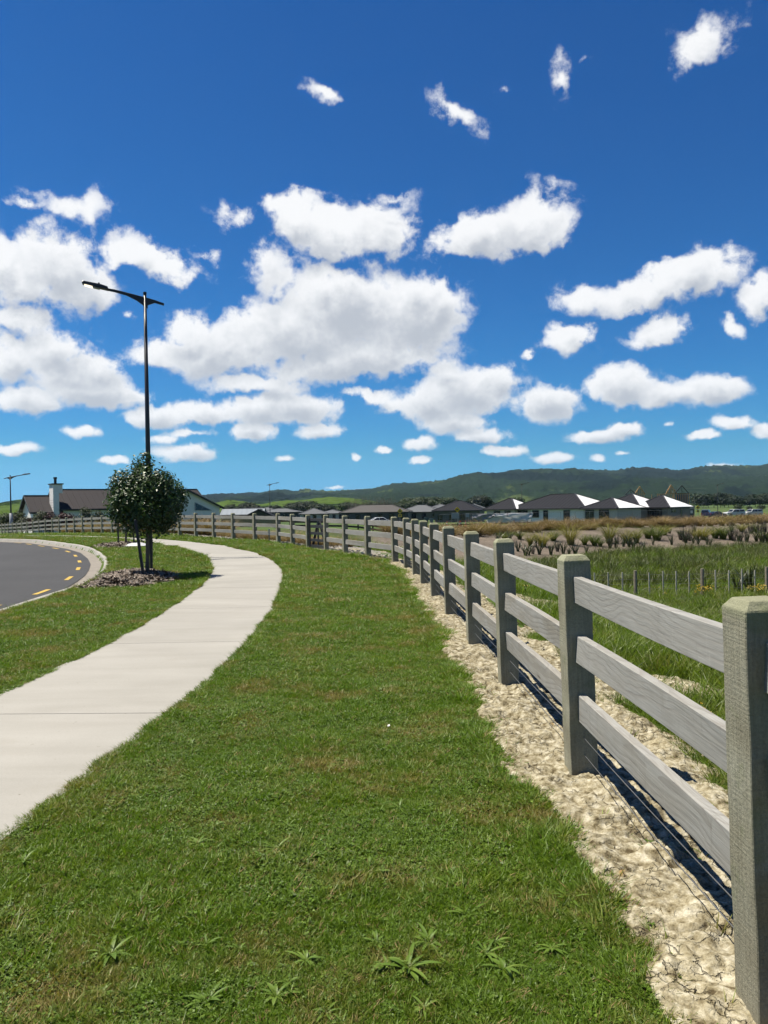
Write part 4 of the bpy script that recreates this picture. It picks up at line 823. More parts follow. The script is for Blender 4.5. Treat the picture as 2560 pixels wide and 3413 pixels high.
# ------------------------------------------------------------------ street lamps
MLAMP = plain('black_lamp_paint', (.018, .019, .022), .45, var=.1); MGLASS = plain('lamp_glass', (.35, .36, .36), .2)
m, t, p, o = mat('lit_led'); p.inputs['Base Color'].default_value = (.9, .85, .7, 1); p.inputs['Emission Color'].default_value = (1, .86, .60, 1); p.inputs['Emission Strength'].default_value = .9; MLED = m
def lamp(x, y, h, rz, label, lit=False, base_z=None, sc=1.0, double=False):
    t_ = thing('street_lamp', label, 'street lamp', (x, y, zt(x, y) if base_z is None else base_z), rz, 'street lamps')
    MB().tube([(0, 0, -.3), (0, 0, 1.2), (0, 0, h*.5), (0, 0, h)], [.092, .086, .07, .046], 12).build('pole', MLAMP, t_, smooth=True)
    MB().tube([(0, 0, h), (0, 0, h+.07)], .055, 10).build('pole_cap', MLAMP, t_)
    prof = [(.08, -.30), (.08, .04), (-.35, .13), (-.9, .24), (-1.15, .27), (-1.15, .20), (-.9, .16), (-.55, .08), (-.25, -.06)]
    MB().prism([(a, -.035, h-.15+c) for a, c in prof], (0, .07, 0)).build('arm', MLAMP, t_, bevel=.008)
    MB().prism([(a, -.03, h-.15+c) for a, c in [(.0, .06), (.3, -.01), (.585, -.10), (.57, -.17), (.3, -.10), (.05, -.20)]], (0, .06, 0)).build('tail', MLAMP, t_, bevel=.008)
    hd = MB().prism([(a, -.11, h-.15+c) for a, c in [(-1.08, .20), (-1.1, .30), (-1.3, .36), (-1.8, .43), (-1.86, .40), (-1.84, .35), (-1.3, .24)]], (0, .22, 0)).build('head', MLAMP, t_, bevel=.012)
    MB().tube([(-1.36, 0, h+.21), (-1.36, 0, h+.27)], .03, 8).build('sensor', MLAMP, hd)
    def under(x0, x1, nm, mt): # panels let into the underside of the head
        z = lambda q: h-.15+.24+(.35-.24)*(-1.3-q)/.54-.012
        MB().prism([(x0, -.085, z(x0)), (x1, -.085, z(x1)), (x1, .085, z(x1)), (x0, .085, z(x0))], (0, 0, -.02)).build(nm, mt, hd)
    under(-1.78, -1.55, 'led_panel', MLED if lit else MGLASS); under(-1.53, -1.34, 'glass', MGLASS)
    return t_
l1 = lamp(-7.43, 24.57, 8.32, R(20), 'tall black street lamp with its light on, behind the full street tree', True); l1.rotation_euler = (R(.0), R(0), R(18))
p_ = at(38, 1785, 78); lamp(p_.x, p_.y, 6.0, R(205), 'black street lamp with a pale sleeve, before the fence by the white house', base_z=p_.z)
sl = thing('post_sleeve', 'pale grey plastic sleeve round the lamp foot by the white house', 'sleeve', p_); MB().tube([(0, 0, 0), (0, 0, 2.25)], .16, 12).build('sleeve', plain('grey_sleeve', (.33, .36, .41), .5), sl, smooth=True)
p_ = at(901, 1740, 150); lamp(p_.x, p_.y, 8.0, R(200), 'black street lamp rising behind the grey roofs near the gate')
p_ = at(1741, 1740, 185); lamp(p_.x, p_.y, 8.9, R(180), 'black street lamp rising behind the dark-roofed houses')
p_ = at(2393, 1725, 188); lamp(p_.x, p_.y, 8.0, R(195), 'black street lamp standing by the parked cars')
# ------------------------------------------------------------------ houses
MWALLW = plain('white_board', (1.2, 1.18, 1.15), .7, var=.06, scale=3); MBRICKW = plain('pale_brick', (.80, .74, .66), .85, var=.12, scale=8); MWALLG = plain('grey_board', (.115, .12, .125), .7, var=.1); MWALLT = plain('olive_board', (.20, .19, .155), .7, var=.1); MBRICKT = plain('taupe_brick', (.36, .32, .28), .85, var=.15, scale=8)
MROOFD = plain('charcoal_roofing', (.026, .027, .035), .8, var=.12, spec=.12); MROOFP = plain('plum_grey_roofing', (.062, .055, .058), .8, var=.12, spec=.12); MROOFT = plain('brown_grey_tiles', (.085, .078, .074), .85, var=.15, scale=3); MROOFGLINT = plain('glint_white_roofing', (1.25, 1.25, 1.25), .5, var=.03); MROOFL = plain('pale_blue_grey_roofing', (.34, .38, .42), .5, var=.1); MROOFM = plain('mid_grey_roofing', (.13, .14, .155), .85, var=.12)  # white roofing: sun glint on dark hip slopes, put into the colour
MFRAME = plain('dark_joinery', (.02, .021, .023), .5); MFRAMEW = plain('white_joinery', (.72, .72, .70), .5); MFASC = plain('dark_gutter', (.022, .021, .024), .5)
m, t, p, o = mat('window_glass'); p.inputs['Base Color'].default_value = (.018, .026, .032, 1); p.inputs['Roughness'].default_value = .08; p.inputs['Specular IOR Level'].default_value = .6; MGLZ = m
def slope(poly, eave_a, eave_b, mt, parent, rib=.0, th=.05, ribh=.03, ribw=.05):
    """one roof slope: a slab with standing ribs running up it"""
    P_ = [Vector(p) for p in poly]; n = (P_[1]-P_[0]).cross(P_[2]-P_[0]).normalized()
    if n.z < 0: n = -n; 
    b = MB(); b.prism(P_, -n*th)
    if rib:
        ea, eb = Vector(eave_a), Vector(eave_b); e = (eb-ea).normalized(); up = n.cross(e).normalized(); up = up if up.z > 0 else -up; Ln = (eb-ea).length
        for i in range(int(Ln/rib)+1):
            q = ea + e*(i*rib+rib*.3); hits = []                     # clip the rib line to the slope
            for a, c in zip(P_, P_[1:]+P_[:1]):
                da, dc = (a-q).dot(e), (c-q).dot(e)
                if da*dc < 0: w = da/(da-dc); hits.append((a.lerp(c, w)-q).dot(up))
            if len(hits) >= 2 and max(hits)-min(hits) > .15: b.bar(q+up*min(hits)+n*ribh*.5, q+up*max(hits)+n*ribh*.5, ribw, ribh+.004, n)
    return b.build('roof_slope', mt, parent)
def window(parent, x0, x1, z0, z1, y=-.02, fm=MFRAME, mull=0, poly=None):
    w = MB(); f = .07
    if poly is None: poly = [(x0, z0), (x1, z0), (x1, z1), (x0, z1)]
    c = Vector((sum(a for a, _ in poly)/len(poly), 0, sum(b for _, b in poly)/len(poly)))
    for (a, b), (a2, b2) in zip(poly, poly[1:]+poly[:1]): w.bar((a, y-.03, b), (a2, y-.03, b2), f, .08, (0, 1, 0))
    for i in range(mull): xx = x0+(x1-x0)*(i+1)/(mull+1); w.bar((xx, y-.03, z0), (xx, y-.03, z1), .06, .06, (0, 1, 0))
    o_ = w.build('window', fm, parent); MB().prism([(a, y, b) for a, b in poly], (0, -.012, 0)).build('pane', MGLZ, o_); return o_
def hip_house(name, label, origin, psi, L, W, wall_h, rise, roofm, wallm, glint_sides=(), wins=(), ov=.55, rib=0, group=None, walls=None, ridge_in=None):
    """local x along the front, y to the back; front-left corner of the walls at the origin"""
    h = thing(name, label, 'house', origin, R(psi), group)
    if walls is None: MB().box(0, L, 0, W, -.4, wall_h).build('wall', wallm, h)
    else:
        for (x0, x1, mt) in walls: MB().box(x0, x1-.004, 0, W, -.4, wall_h).build('wall', mt, h)
    ri = (W/2 if ridge_in is None else ridge_in); z0 = wall_h+.02; zr_ = wall_h+rise
    A, B_, C_, D_ = Vector((-ov, -ov, z0)), Vector((L+ov, -ov, z0)), Vector((L+ov, W+ov, z0)), Vector((-ov, W+ov, z0)); E_, F_ = Vector((ri, W/2, zr_)), Vector((L-ri, W/2, zr_))
    if L-2*ri < .3: E_ = F_ = Vector((L/2, W/2, zr_))
    def pl(a, b, c, d): return [a, b, c, d] if (c-d).length > .01 else [a, b, c]
    for key, poly in (('front', pl(A, B_, F_, E_)), ('right', [B_, C_, F_]), ('back', pl(C_, D_, E_, F_)), ('left', [D_, A, E_])):
        slope(poly, poly[0], poly[1], MROOFGLINT if key in glint_sides else roofm, h, rib if key in glint_sides or rib else 0)
    for a, b in ((A, E_), (B_, F_), (C_, F_), (D_, E_), (E_, F_)):
        if (a-b).length > .1: MB().bar(a+Vector((0, 0, .04)), b+Vector((0, 0, .04)), .28, .07).build('ridge_cap', MFASC if roofm in (MROOFD, MROOFP) else roofm, h)
    for a, b in ((A, B_), (B_, C_), (C_, D_), (D_, A)): MB().bar(a-Vector((0, 0, .1)), b-Vector((0, 0, .1)), .10, .18).build('gutter', MFASC, h)
    MB().box(-ov+.06, L+ov-.06, -ov+.06, W+ov-.06, z0-.16, z0-.12).build('soffit', MFASC, h)
    for w in wins: window(h, *w)
    return h
def base(u, Y): p_ = at(u, 1720, Y); return Vector((p_.x, p_.y, zt(p_.x, p_.y)))
# four dark-roofed units on the right, hip ends coloured white for sun glint
def uw(L, n, z0=.1, z1=2.1): return [(L*(i+.25)/n, L*(i+.65)/n, z0, z1) for i in range(n)]
def unit(u, Y, L, W, wh, rise, zb, label, walls, wins, psi=-47, glint_sides=('right',)):
    p_ = at(u, 1700, Y); return hip_house('dark_roofed_house', label, (p_.x, p_.y, zb), psi, L, W, wh, rise, MROOFD, MBRICKW, glint_sides, wins, rib=.76, walls=walls, group='new dark-roofed houses')
unit(1622, 146, 6.6, 6.0, 2.35, 2.0, -1.75, 'small dark-roofed wing with a narrow hip end coloured white as sun glint, behind the draped banner', [(0, 1.2, MBRICKW), (1.2, 6.6, MBRICKW)], [(1.8, 3.2, .9, 2.0), (4.3, 5.6, .9, 2.0)])
unit(1702, 143, 15.6, 10.5, 2.45, 2.55, -1.85, 'largest dark-roofed house, white wall panels and a hip end coloured white as sun glint', [(0, 4.5, MBRICKW), (4.5, 15.6, MWALLW)], [(.8, 3.8, .6, 2.15, -.02, MFRAME, 1), (4.9, 6.3, .9, 2.1), (7.3, 8.2, .1, 2.1), (11.5, 12.7, .1, 2.1)])
unit(1993, 140, 8.0, 9.8, 2.45, 2.45, -1.9, 'middle dark-roofed house, its hip end, coloured white as sun glint, half hidden by a lower porch roof', [(0, 8.0, MBRICKT)], [(.6, 2.8, .1, 2.1, -.02, MFRAME, 1), (4.2, 5.6, .1, 2.1)])
unit(1945, 131, 6.2, 7.8, 2.4, 1.75, -1.85, 'lower dark porch roof with a hip end coloured white as sun glint, in front of the middle dark-roofed house', [(0, 6.2, MBRICKW)], [(.4, 2.0, .1, 2.1), (3.0, 4.8, .1, 2.1, -.02, MFRAME, 1)])
unit(2116, 138, 6.2, 8.2, 2.45, 2.15, -1.95, 'taupe brick house with dark roof and hip end coloured white as sun glint beside the green toilet cabin', [(0, 6.2, MBRICKT)], [(.5, 1.9, .1, 2.1), (2.5, 5.1, .1, 2.1, -.02, MFRAME, 1)])
# the end wall of the last unit carries two small windows
lh = [o_ for o_ in bpy.data.objects if o_.get('label', '').startswith('taupe brick')][0]
for (y0, y1, z0, z1) in ((1.2, 2.9, 1.5, 2.2), (4.5, 5.0, .8, 2.2)):
    o_ = MB().box(6.2, 6.26, y0, y1, z0, z1).build('window', MFRAME, lh); MB().box(6.262, 6.272, y0+.07, y1-.07, z0+.07, z1-.07).build('pane', MGLZ, o_)
# brown and grey hip-roofed houses farther off
G2 = 'hip-roofed houses beyond the field'
def farh(name, u0, u1, Y, veave, vridge, psi, roofm, wallm, label, W=9.5, wins=4, rel=0):
    a = at(u0, 1700, Y); b = at(u1, 1700, Y); wpx = (b.x-a.x); L = max(4, (wpx/math.cos(R(psi)))-abs(math.tan(R(psi)))*W*.55); ze = at((u0+u1)/2, veave, Y).z; zrd = at((u0+u1)/2, vridge, Y+W/2).z; zb = min(zt((a.x+b.x)/2, Y), ze-2.3)
    return hip_house(name, label, (a.x+(abs(math.sin(R(psi)))*W if psi > 0 else 0), a.y, zb), psi, L, W, ze-zb, max(1.2, zrd-ze), roofm, wallm, (), [(L*(i+.3)/wins, L*(i+.7)/wins, .5, 1.95) for i in range(wins)], rib=0, group=G2)
farh('tiled_house', 1137, 1366, 212, 1707, 1683, -6, MROOFT, MWALLG, 'brown-grey tiled hip-roofed house behind the white car', wins=6)
farh('grey_house', 1330, 1474, 228, 1706, 1683, -12, MROOFM, MWALLT, 'grey hip-roofed olive house between the tiled house and the orange barriers', wins=4)
farh('grey_house', 1448, 1612, 182, 1701, 1669, -14, MROOFD, MWALLT, 'dark-grey hip-roofed house with glazed corner behind the yellow hump sign', wins=4)
farh('small_grey_house', 1420, 1520, 262, 1697, 1680, 5, MROOFM, MWALLG, 'grey roof peeping between the two grey hip-roofed houses', wins=3)
farh('grey_house', 990, 1085, 240, 1713, 1694, 8, MROOFM, MBRICKW, 'small pale-walled grey-roofed house just behind the gate', wins=3)
farh('grey_house', 1058, 1150, 260, 1711, 1699, -4, MROOFM, MBRICKW, 'long low grey-roofed house beside the tiled house', wins=4)
farh('grey_house', 870, 995, 255, 1707, 1698, 0, MROOFM, MWALLG, 'long low blue-grey roof behind the lamp near the gate', wins=4)
farh('grey_house', 770, 925, 300, 1703, 1692, 3, MROOFM, MWALLG, 'farthest long grey roof against the trees beyond the pale shed', wins=4)
farh('grey_house', 1560, 1612, 240, 1694, 1679, 0, MROOFM, MWALLG, 'pale grey roof end showing between the dark houses and scaffold', wins=2)
# pale long-roofed shed with a dark gable porch
def gable_house(h, x0, x1, y0, y1, zb, ze, zr_, roofm, wallm, axis='x', ov=.4, rib=0):
    """a block with a ridge along local x (or y)"""
    if axis == 'x':
        ym = (y0+y1)/2; b = MB(); b.prism([(x0, y0, zb), (x0, y1, zb), (x0, y1, ze), (x0, ym, zr_-.06), (x0, y0, ze)], (x1-x0, 0, 0)); b.build('wall', wallm, h)
        k = (zr_-ze)/((y1-y0)/2); e = ov*k
        slope([(x0-ov, y0-ov, ze-e), (x1+ov, y0-ov, ze-e), (x1+ov, ym, zr_), (x0-ov, ym, zr_)], (x0-ov, y0-ov, ze-e), (x1+ov, y0-ov, ze-e), roofm, h, rib)
        slope([(x1+ov, y1+ov, ze-e), (x0-ov, y1+ov, ze-e), (x0-ov, ym, zr_), (x1+ov, ym, zr_)], (x1+ov, y1+ov, ze-e), (x0-ov, y1+ov, ze-e), roofm, h, rib)
        MB().bar((x0-ov, ym, zr_+.03), (x1+ov, ym, zr_+.03), .3, .08).build('ridge_cap', MFASC, h); MB().box(x0-ov, x1+ov, y0-ov-.1, y0-ov, ze-e-.2, ze-e+.02).build('gutter', MFASC, h)
        for xx in (x0-ov-.03, x1+ov+.03):
            for sg, yy in ((1, y0-ov), (-1, y1+ov)): MB().bar((xx, yy, ze-e-.05), (xx, ym, zr_-.05), .05, .22, (0, 0, 1)).build('barge_board', MFASC, h)
    else:
        xm = (x0+x1)/2; b = MB(); b.prism([(x0, y0, zb), (x1, y0, zb), (x1, y0, ze), (xm, y0, zr_-.06), (x0, y0, ze)], (0, y1-y0, 0)); b.build('wall', wallm, h)
        k = (zr_-ze)/((x1-x0)/2); e = ov*k
        slope([(x0-ov, y0-ov, ze-e), (x0-ov, y1+ov, ze-e), (xm, y1+ov, zr_), (xm, y0-ov, zr_)], (x0-ov, y0-ov, ze-e), (x0-ov, y1+ov, ze-e), roofm, h, rib)
        slope([(x1+ov, y0-ov, ze-e), (x1+ov, y1+ov, ze-e), (xm, y1+ov, zr_), (xm, y0-ov, zr_)], (x1+ov, y0-ov, ze-e), (x1+ov, y1+ov, ze-e), roofm, h, rib)
        MB().bar((xm, y0-ov, zr_+.03), (xm, y1+ov, zr_+.03), .3, .08).build('ridge_cap', MFASC, h)
        for sg, xx in ((1, x0-ov), (-1, x1+ov)): MB().bar((xx, y0-ov-.03, ze-e-.07), (xm, y0-ov-.03, zr_-.07), .06, .26, (0, 0, 1)).build('barge_board', MFASC, h)
p_ = at(738, 1700, 128); sh = thing('pale_shed', 'long pale blue-grey roofed building with dark gable porch next to the white house', 'building', (p_.x, p_.y, zt(p_.x, p_.y)), R(4))
ze = at(800, 1714, 128).z-sh.location.z; zr_ = at(800, 1701, 131).z-sh.location.z
gable_house(sh, 0, 6.6, 0, 7, -.3, ze, zr_+.3, MROOFL, MWALLG, 'x', .3, .8); gable_house(sh, 4.4, 8.2, -2.2, 4, -.3, ze-.15, zr_+.1, MROOFD, MWALLG, 'y', .4)
# the white house on the left: long block, low end wing, chimney, big front gable
p_ = at(211, 1700, 98); zb = zt(p_.x, p_.y); wh_ = thing('white_house', 'white weatherboard house with charcoal gable roofs and a white chimney', 'house', (p_.x, p_.y, zb), R(36)); Z = lambda v, u, Y: at(u, v, Y).z-zb
ze = Z(1690, 211, 98); zr_ = Z(1631, 209, 101.5)
gable_house(wh_, 0, 19, 0, 8.4, -.4, ze, zr_, MROOFP, MWALLW, 'x', .5, .76)
gable_house(wh_, -3.5, -.55, .25, 6.2, -.4, Z(1700, 112, 96), Z(1652, 92, 98.4), MROOFP, MWALLW, 'x', .45, .76)
gable_house(wh_, 10.5, 19.8, -3, 6, -.4, Z(1688, 700, 107), Z(1633, 622, 104), MROOFP, MWALLW, 'y', .45, .76)
ch = MB(); zt_ = Z(1615, 185, 97.5); ch.box(-1.25, -.56, -.35, 1.6, -.4, zt_); ch.box(-.56, -.12, -.35, 1.6, Z(1644, 200, 98), zt_-.002); ch = ch.build('chimney', MWALLW, wh_)
for i in range(int((zt_+.4)/.3)): MB().box(-1.258, -1.25, -.35, 1.6, -.38+.3*i, -.37+.3*i+.012).build('board_joint', MKERB, ch) if i < 16 else None
MB().box(-1.38, .0, -.47, 1.72, zt_, zt_+.14).build('chimney_cap', MFASC, ch); MB().tube([(-.75, .6, zt_+.14), (-.75, .6, zt_+.75)], .17, 10).build('flue', MFASC, ch); MB().tube([(-.75, .6, zt_+.75), (-.75, .6, zt_+.95)], .23, 10).build('flue_cowl', MFASC, ch)
window(wh_, 3.2, 5.2, .4, 2.2, -.02, MFRAMEW, 0); window(wh_, 6.0, 8.4, .4, 2.2, -.02, MFRAMEW, 1)
zz = lambda v, u: Z(v, u, 105); yg = -3.03
window(wh_, 0, 0, 0, 0, yg, MFRAMEW, 0, [(16.2, zz(1701, 660)), (18.6, zz(1701, 715)), (16.2, zz(1674, 660))]); window(wh_, 0, 0, 0, 0, yg, MFRAMEW, 0, [(13.1, zz(1745, 590)), (14.2, zz(1745, 609)), (14.2, zz(1667, 609)), (13.1, zz(1677, 590))])
window(wh_, 15.5, 18.4, .0, 1.5, yg, MFRAMEW, 1)

# ------------------------------------------------------------------ shrubs and trees round the houses
def treeset(seed, n, lob, ls, ratio=.6, fill=.3): r = random.Random(seed); V, F = cloud_leaves(r, n, lob(r), ls, ratio, .2, fill); return mesh_np('crown', V, F)
MT_D = leafy('dark_tree_leaf', (.014, .030, .010), (.024, .048, .014), (.045, .075, .020), .6, .2, .08); MT_M = leafy('mid_tree_leaf', (.026, .050, .014), (.045, .080, .020), (.07, .105, .03), .6, .25, .08); MT_P = leafy('purple_leaf', (.045, .014, .022), (.075, .022, .034), (.10, .04, .045), .6, .25, .5); MT_G = leafy('grey_green_leaf', (.070, .085, .055), (.11, .125, .08), (.15, .165, .105), .6, .25, .5); MT_B = leafy('bare_twig', (.085, .068, .05), (.12, .10, .075), (.15, .13, .10), .8, .0, .2)
def bush(r): return [(0, 0, 0, 1, 1.0)]+[(r.uniform(-.6, .6), r.uniform(-.5, .5), r.uniform(-.5, .75), r.uniform(.35, .6), 1) for _ in range(9)]
def tall(r): return [(r.uniform(-.18, .18), r.uniform(-.18, .18), -1.2+2.4*i/7, .42*math.sin(.5+2.3*(1-i/7)*.9)+.12, 1.3) for i in range(8)]
BUSH = [treeset(i, 1500, bush, .2) for i in range(4)]; TALL = [treeset(20+i, 1300, tall, .16) for i in range(3)]; SPARSE = [treeset(40+i, 360, tall, .13, .25, .1) for i in range(2)]
_mm = {}
def inst(me, mt):
    k = (me.name, mt.name)
    if k not in _mm: c = me.copy(); c.materials.clear(); c.materials.append(mt); _mm[k] = c
    return _mm[k]
def tree(name, label, x, y, w, h, mt, ms, trunk=.18, group=None, zb=None, seed=0, cat='tree', dense=1.0):
    r = random.Random(seed+int(x*7)); t_ = thing(name, label, cat, (x, y, zt(x, y) if zb is None else zb), r.uniform(0, 6.28), group); me = ms[r.randrange(len(ms))]
    hc = h*(1-trunk); zsp = 1.15 if ms is BUSH else 1.65; o_ = obj('crown', inst(me, mt), None, t_, (0, 0, h*trunk+hc/2)); o_.scale = (w/2/(1.15 if ms is BUSH else .55), w/2/(1.15 if ms is BUSH else .55), hc/2/zsp)
    MB().tube([(0, 0, -.3), (.02*h, 0, h*.4), (0, 0, h*.8)], [max(.03, h*.022), h*.016, h*.006], 6).build('trunk', MBARK, t_); return t_
for i, (u, v, Y, w, h, mt, ms, lb) in enumerate([
    (84, 1715, 88, 2.2, 2.2, MT_G, BUSH, 'pale grey-green shrub at the end wing of the white house'), (110, 1715, 88, 1.8, 2.0, MT_P, BUSH, 'dull purple shrub under the low wing eave of the white house'), (137, 1712, 87, 2.4, 2.7, MT_G, BUSH, 'taller grey-green shrub between the two purple ones by the house wing'), (163, 1710, 87, 1.7, 2.6, MT_P, TALL, 'bright purple-leaved young tree at the foot of the chimney'), (197, 1712, 87, 2.4, 2.3, MT_G, BUSH, 'bushy olive shrub right of the chimney'), (228, 1708, 86, 2.5, 2.5, MT_P, BUSH, 'broad dark purple shrub below the main eave of the white house'), (286, 1700, 84, 1.5, 3.1, MT_G, TALL, 'slender grey-green tree before the white house windows'), (336, 1702, 83, 1.4, 2.6, MT_G, TALL, 'thin pale young tree at the right end window of the white house'),
    (52, 1715, 92, 3, 2.8, MT_G, BUSH, 'grey-green hedge shrub behind the sleeved lamp'), (18, 1715, 92, 3, 2.6, MT_M, BUSH, 'mid-green shrub at the corner of the timber fence')]):
    p_ = at(u, 1750, Y); tree('garden_shrub', lb, p_.x, p_.y, w, h, mt, ms, .08, 'shrubs behind the fence by the white house', seed=i, cat='shrub')
GT = 'trees beyond the houses'
r = random.Random(77)
def belt(lst, lb, nm='distant_tree', mt=MT_D, ms=BUSH, cat='tree'):
    for i, (u, vt, Y, w) in enumerate(lst):
        p_ = at(u, vt, Y); zb = min(-2.5, zt(p_.x, p_.y)); tree(nm, lb, p_.x, p_.y, w, max(2, p_.z-zb), mt, ms, .1, GT, zb, seed=i*3, cat=cat)
belt([(762, 1678, 420, 7), (790, 1684, 420, 8), (812, 1674, 430, 10), (832, 1672, 430, 12), (850, 1678, 430, 10), (880, 1688, 430, 12), (905, 1684, 430, 10), (930, 1686, 420, 9)], 'dark round tree in the belt beyond the pale shed')
belt([(776, 1676, 410, 4), (918, 1680, 410, 4), (926, 1682, 415, 3)], 'pointed dark conifer in the belt beyond the pale shed', 'conifer', MT_D, TALL)
belt([(980, 1674, 430, 13), (1005, 1672, 430, 16), (1028, 1668, 440, 18), (1052, 1676, 430, 18), (1075, 1682, 430, 14), (1095, 1684, 430, 12), (1110, 1690, 430, 10)], 'large dark tree in the clump behind the gate houses')
belt([(1345, 1668, 420, 14), (1372, 1658, 430, 17), (1400, 1652, 430, 18), (1425, 1662, 430, 16), (1455, 1654, 440, 18), (1482, 1660, 430, 16), (1505, 1655, 430, 16), (1530, 1668, 430, 14), (1330, 1672, 420, 12)], 'green tree in the belt behind the grey hip-roofed houses', mt=MT_M)
belt([(1590, 1648, 300, 11), (1612, 1655, 300, 10), (1575, 1660, 300, 8)], 'bushy tree behind the scaffold and dark-roofed houses', mt=MT_D)
belt([(1715, 1655, 260, 8), (1700, 1660, 262, 7)], 'bright green tree peeping over the largest dark-roofed house', mt=MT_M)
belt([(1160+12*i, 1650+r.uniform(-6, 10), 400+r.uniform(-10, 10), r.uniform(4, 7)) for i in range(14)], 'thin half-bare poplar in the row behind the tiled house', 'bare_poplar', MT_B, SPARSE)
belt([(1152+22*i, 1672+r.uniform(-5, 6), 415, r.uniform(10, 14)) for i in range(9)], 'low green tree under the row of bare poplars', mt=MT_M)
belt([(2330+17*i+r.uniform(-4, 4), 1648+r.uniform(-8, 10), 470+r.uniform(-10, 20), r.uniform(13, 19)) for i in range(15)], 'dark tree in the shelterbelt behind the parked cars', mt=MT_D)
belt([(2180, 1655, 420, 14), (2230, 1660, 420, 12), (2150, 1668, 430, 12)], 'dark tree behind the house frame under construction')
belt([(1640+40*i, 1672+r.uniform(-4, 4), 520, 18) for i in range(14)], 'dark hedge tree behind the dark-roofed houses')
belt([(2460, 1678, 300, 4), (2536, 1682, 290, 4), (2498, 1686, 300, 3)], 'small round young tree on the green beyond the parked cars', mt=MT_M)
# ------------------------------------------------------------------ planting on the bank
def hit(u, v, y0=20, y1=150):
    d = ray(u, v); y = y0
    while y < y1:
        p_ = Vector((0, 0, CAMZ)) + d*(y/d.y)
        if p_.z <= zt(p_.x, p_.y): return p_
        y += .1
    return at(u, v, y1)
MTUS = leafy('golden_tussock_blade', (.17, .19, .040), (.33, .30, .075), (.50, .43, .14), .55, .35, .5); MTUSG = leafy('green_tussock_blade', (.085, .135, .024), (.15, .195, .038), (.25, .27, .07), .55, .35, .5); MFLAX = leafy('flax_leaf', (.030, .050, .018), (.055, .080, .028), (.09, .115, .04), .45, .2, .5, spec=.45); MTWIG = leafy('dark_wiry_shrub', (.035, .032, .028), (.055, .052, .042), (.085, .08, .06), .7, .1, .5)
r = random.Random(14)
def bm_(v, nm='foliage'): me = mesh_np(nm, *v); return me
TUS = [bm_(blades(r, 230, 1.0, .16, .016, 1.05, curl=1.0, seg=4)) for _ in range(4)]; FLX = [bm_(blades(r, 22, 1.0, .10, .065, .62, hv=.3, curl=.6, seg=3)) for _ in range(4)]; TWG = [bm_(blades(r, 90, 1.0, .2, .022, .5, hv=.5, seg=2)) for _ in range(3)]
def plant(name, label, p_, w, h, mt, ms, group, cat):
    o_ = obj(name, inst(ms[r.randrange(len(ms))], mt), None, None, (p_.x, p_.y, zt(p_.x, p_.y)-.02), (0, 0, r.uniform(0, 6.28))); o_.scale = (w, w, h); tag(o_, label, cat, group); return o_
C8 = lambda x, y: (1650+x/1.823, 1740+y/1.823)
for (x, y, w, h, mt) in [(215,148,.55,.75,0),(290,150,.95,.85,0),(355,115,.8,.7,1),(460,140,1.0,1.3,0),(545,140,.7,.65,1),(605,145,.75,.7,1),(640,150,.5,.5,1),(695,130,1.0,1.25,0),(800,130,.85,.85,0),(860,128,.8,.9,0),(930,100,.9,.8,1),(985,112,1.1,.95,1),(1030,80,.8,.7,0),(1225,105,.8,.7,0),(1270,108,.95,.85,0),(1340,100,.9,.8,1),(1385,105,1.0,.95,1),(1640,125,.9,.8,1),(1580,60,.8,.6,1),(1500,60,.8,.6,0),(1130,90,.5,.5,1),(150,105,.6,.5,1),(60,110,.7,.5,1)]:
    p_ = hit(*C8(x, y)); plant('tussock_plant', 'arching golden tussock grass on the mulched bank' if mt == 0 else 'arching green tussock grass on the mulched bank', p_, w*1.3, h*1.5, (MTUS, MTUSG)[mt], TUS, 'tussock grasses on the bank', 'tussock')
for (x, y, s_) in [(20,125,.6),(90,120,.6),(150,108,.6),(140,180,.6),(185,205,.6),(205,200,.5),(270,200,.7),(340,200,.65),(415,195,.65),(490,205,.65),(555,190,.45),(590,130,.5),(700,160,.6),(735,158,.6),(780,150,.6),(815,152,.7),(840,165,.6),(875,180,.55),(905,178,.6),(1075,140,.65),(1160,130,.7),(1235,135,.5),(1290,138,.5),(1310,140,.5),(1205,130,.5),(1430,112,.7),(1480,120,.6),(1530,125,.6),(1590,120,.75),(1620,128,.75),(1655,130,.8),(960,140,.4),(380,170,.5),(250,130,.5),(450,200,.4)]:
    p_ = hit(*C8(x, y)); plant('flax_plant', 'small dark sword-leaved flax on the mulched bank', p_, s_*1.1, s_*1.3, MFLAX, FLX, 'young flaxes on the bank', 'flax')
for (x, y, s_) in [(1060,70,.6),(1130,110,.75),(1150,120,.9),(1180,115,.8),(1450,115,.9),(1490,118,.8),(1530,118,.8),(1440,60,.8),(380,180,.5),(700,160,.6),(1210,60,.7),(1555,70,.8),(230,195,.5),(740,130,.6),(1610,70,.9),(1640,60,.9)]:
    p_ = hit(*C8(x, y)); plant('wiry_shrub', 'dark wiry upright shrub on the mulched bank', p_, s_*.8, s_*1.2, MTWIG, TWG, 'wiry shrubs on the bank', 'shrub')
for (u, v, s_, lb) in [(2500,1960,1.25,'large flax with broad arching leaves beside the batten fence'),(2460,1962,.9,'smaller flax next to the large one beside the batten fence'),(2352,1962,.8,'pale flax among buttercups at a batten fence post')]:
    p_ = at(u, v, 26.6); plant('flax_plant', lb, p_, s_*.9, s_*.75, MFLAX if s_ != .8 else MTUSG, FLX, 'flaxes by the batten fence', 'flax')
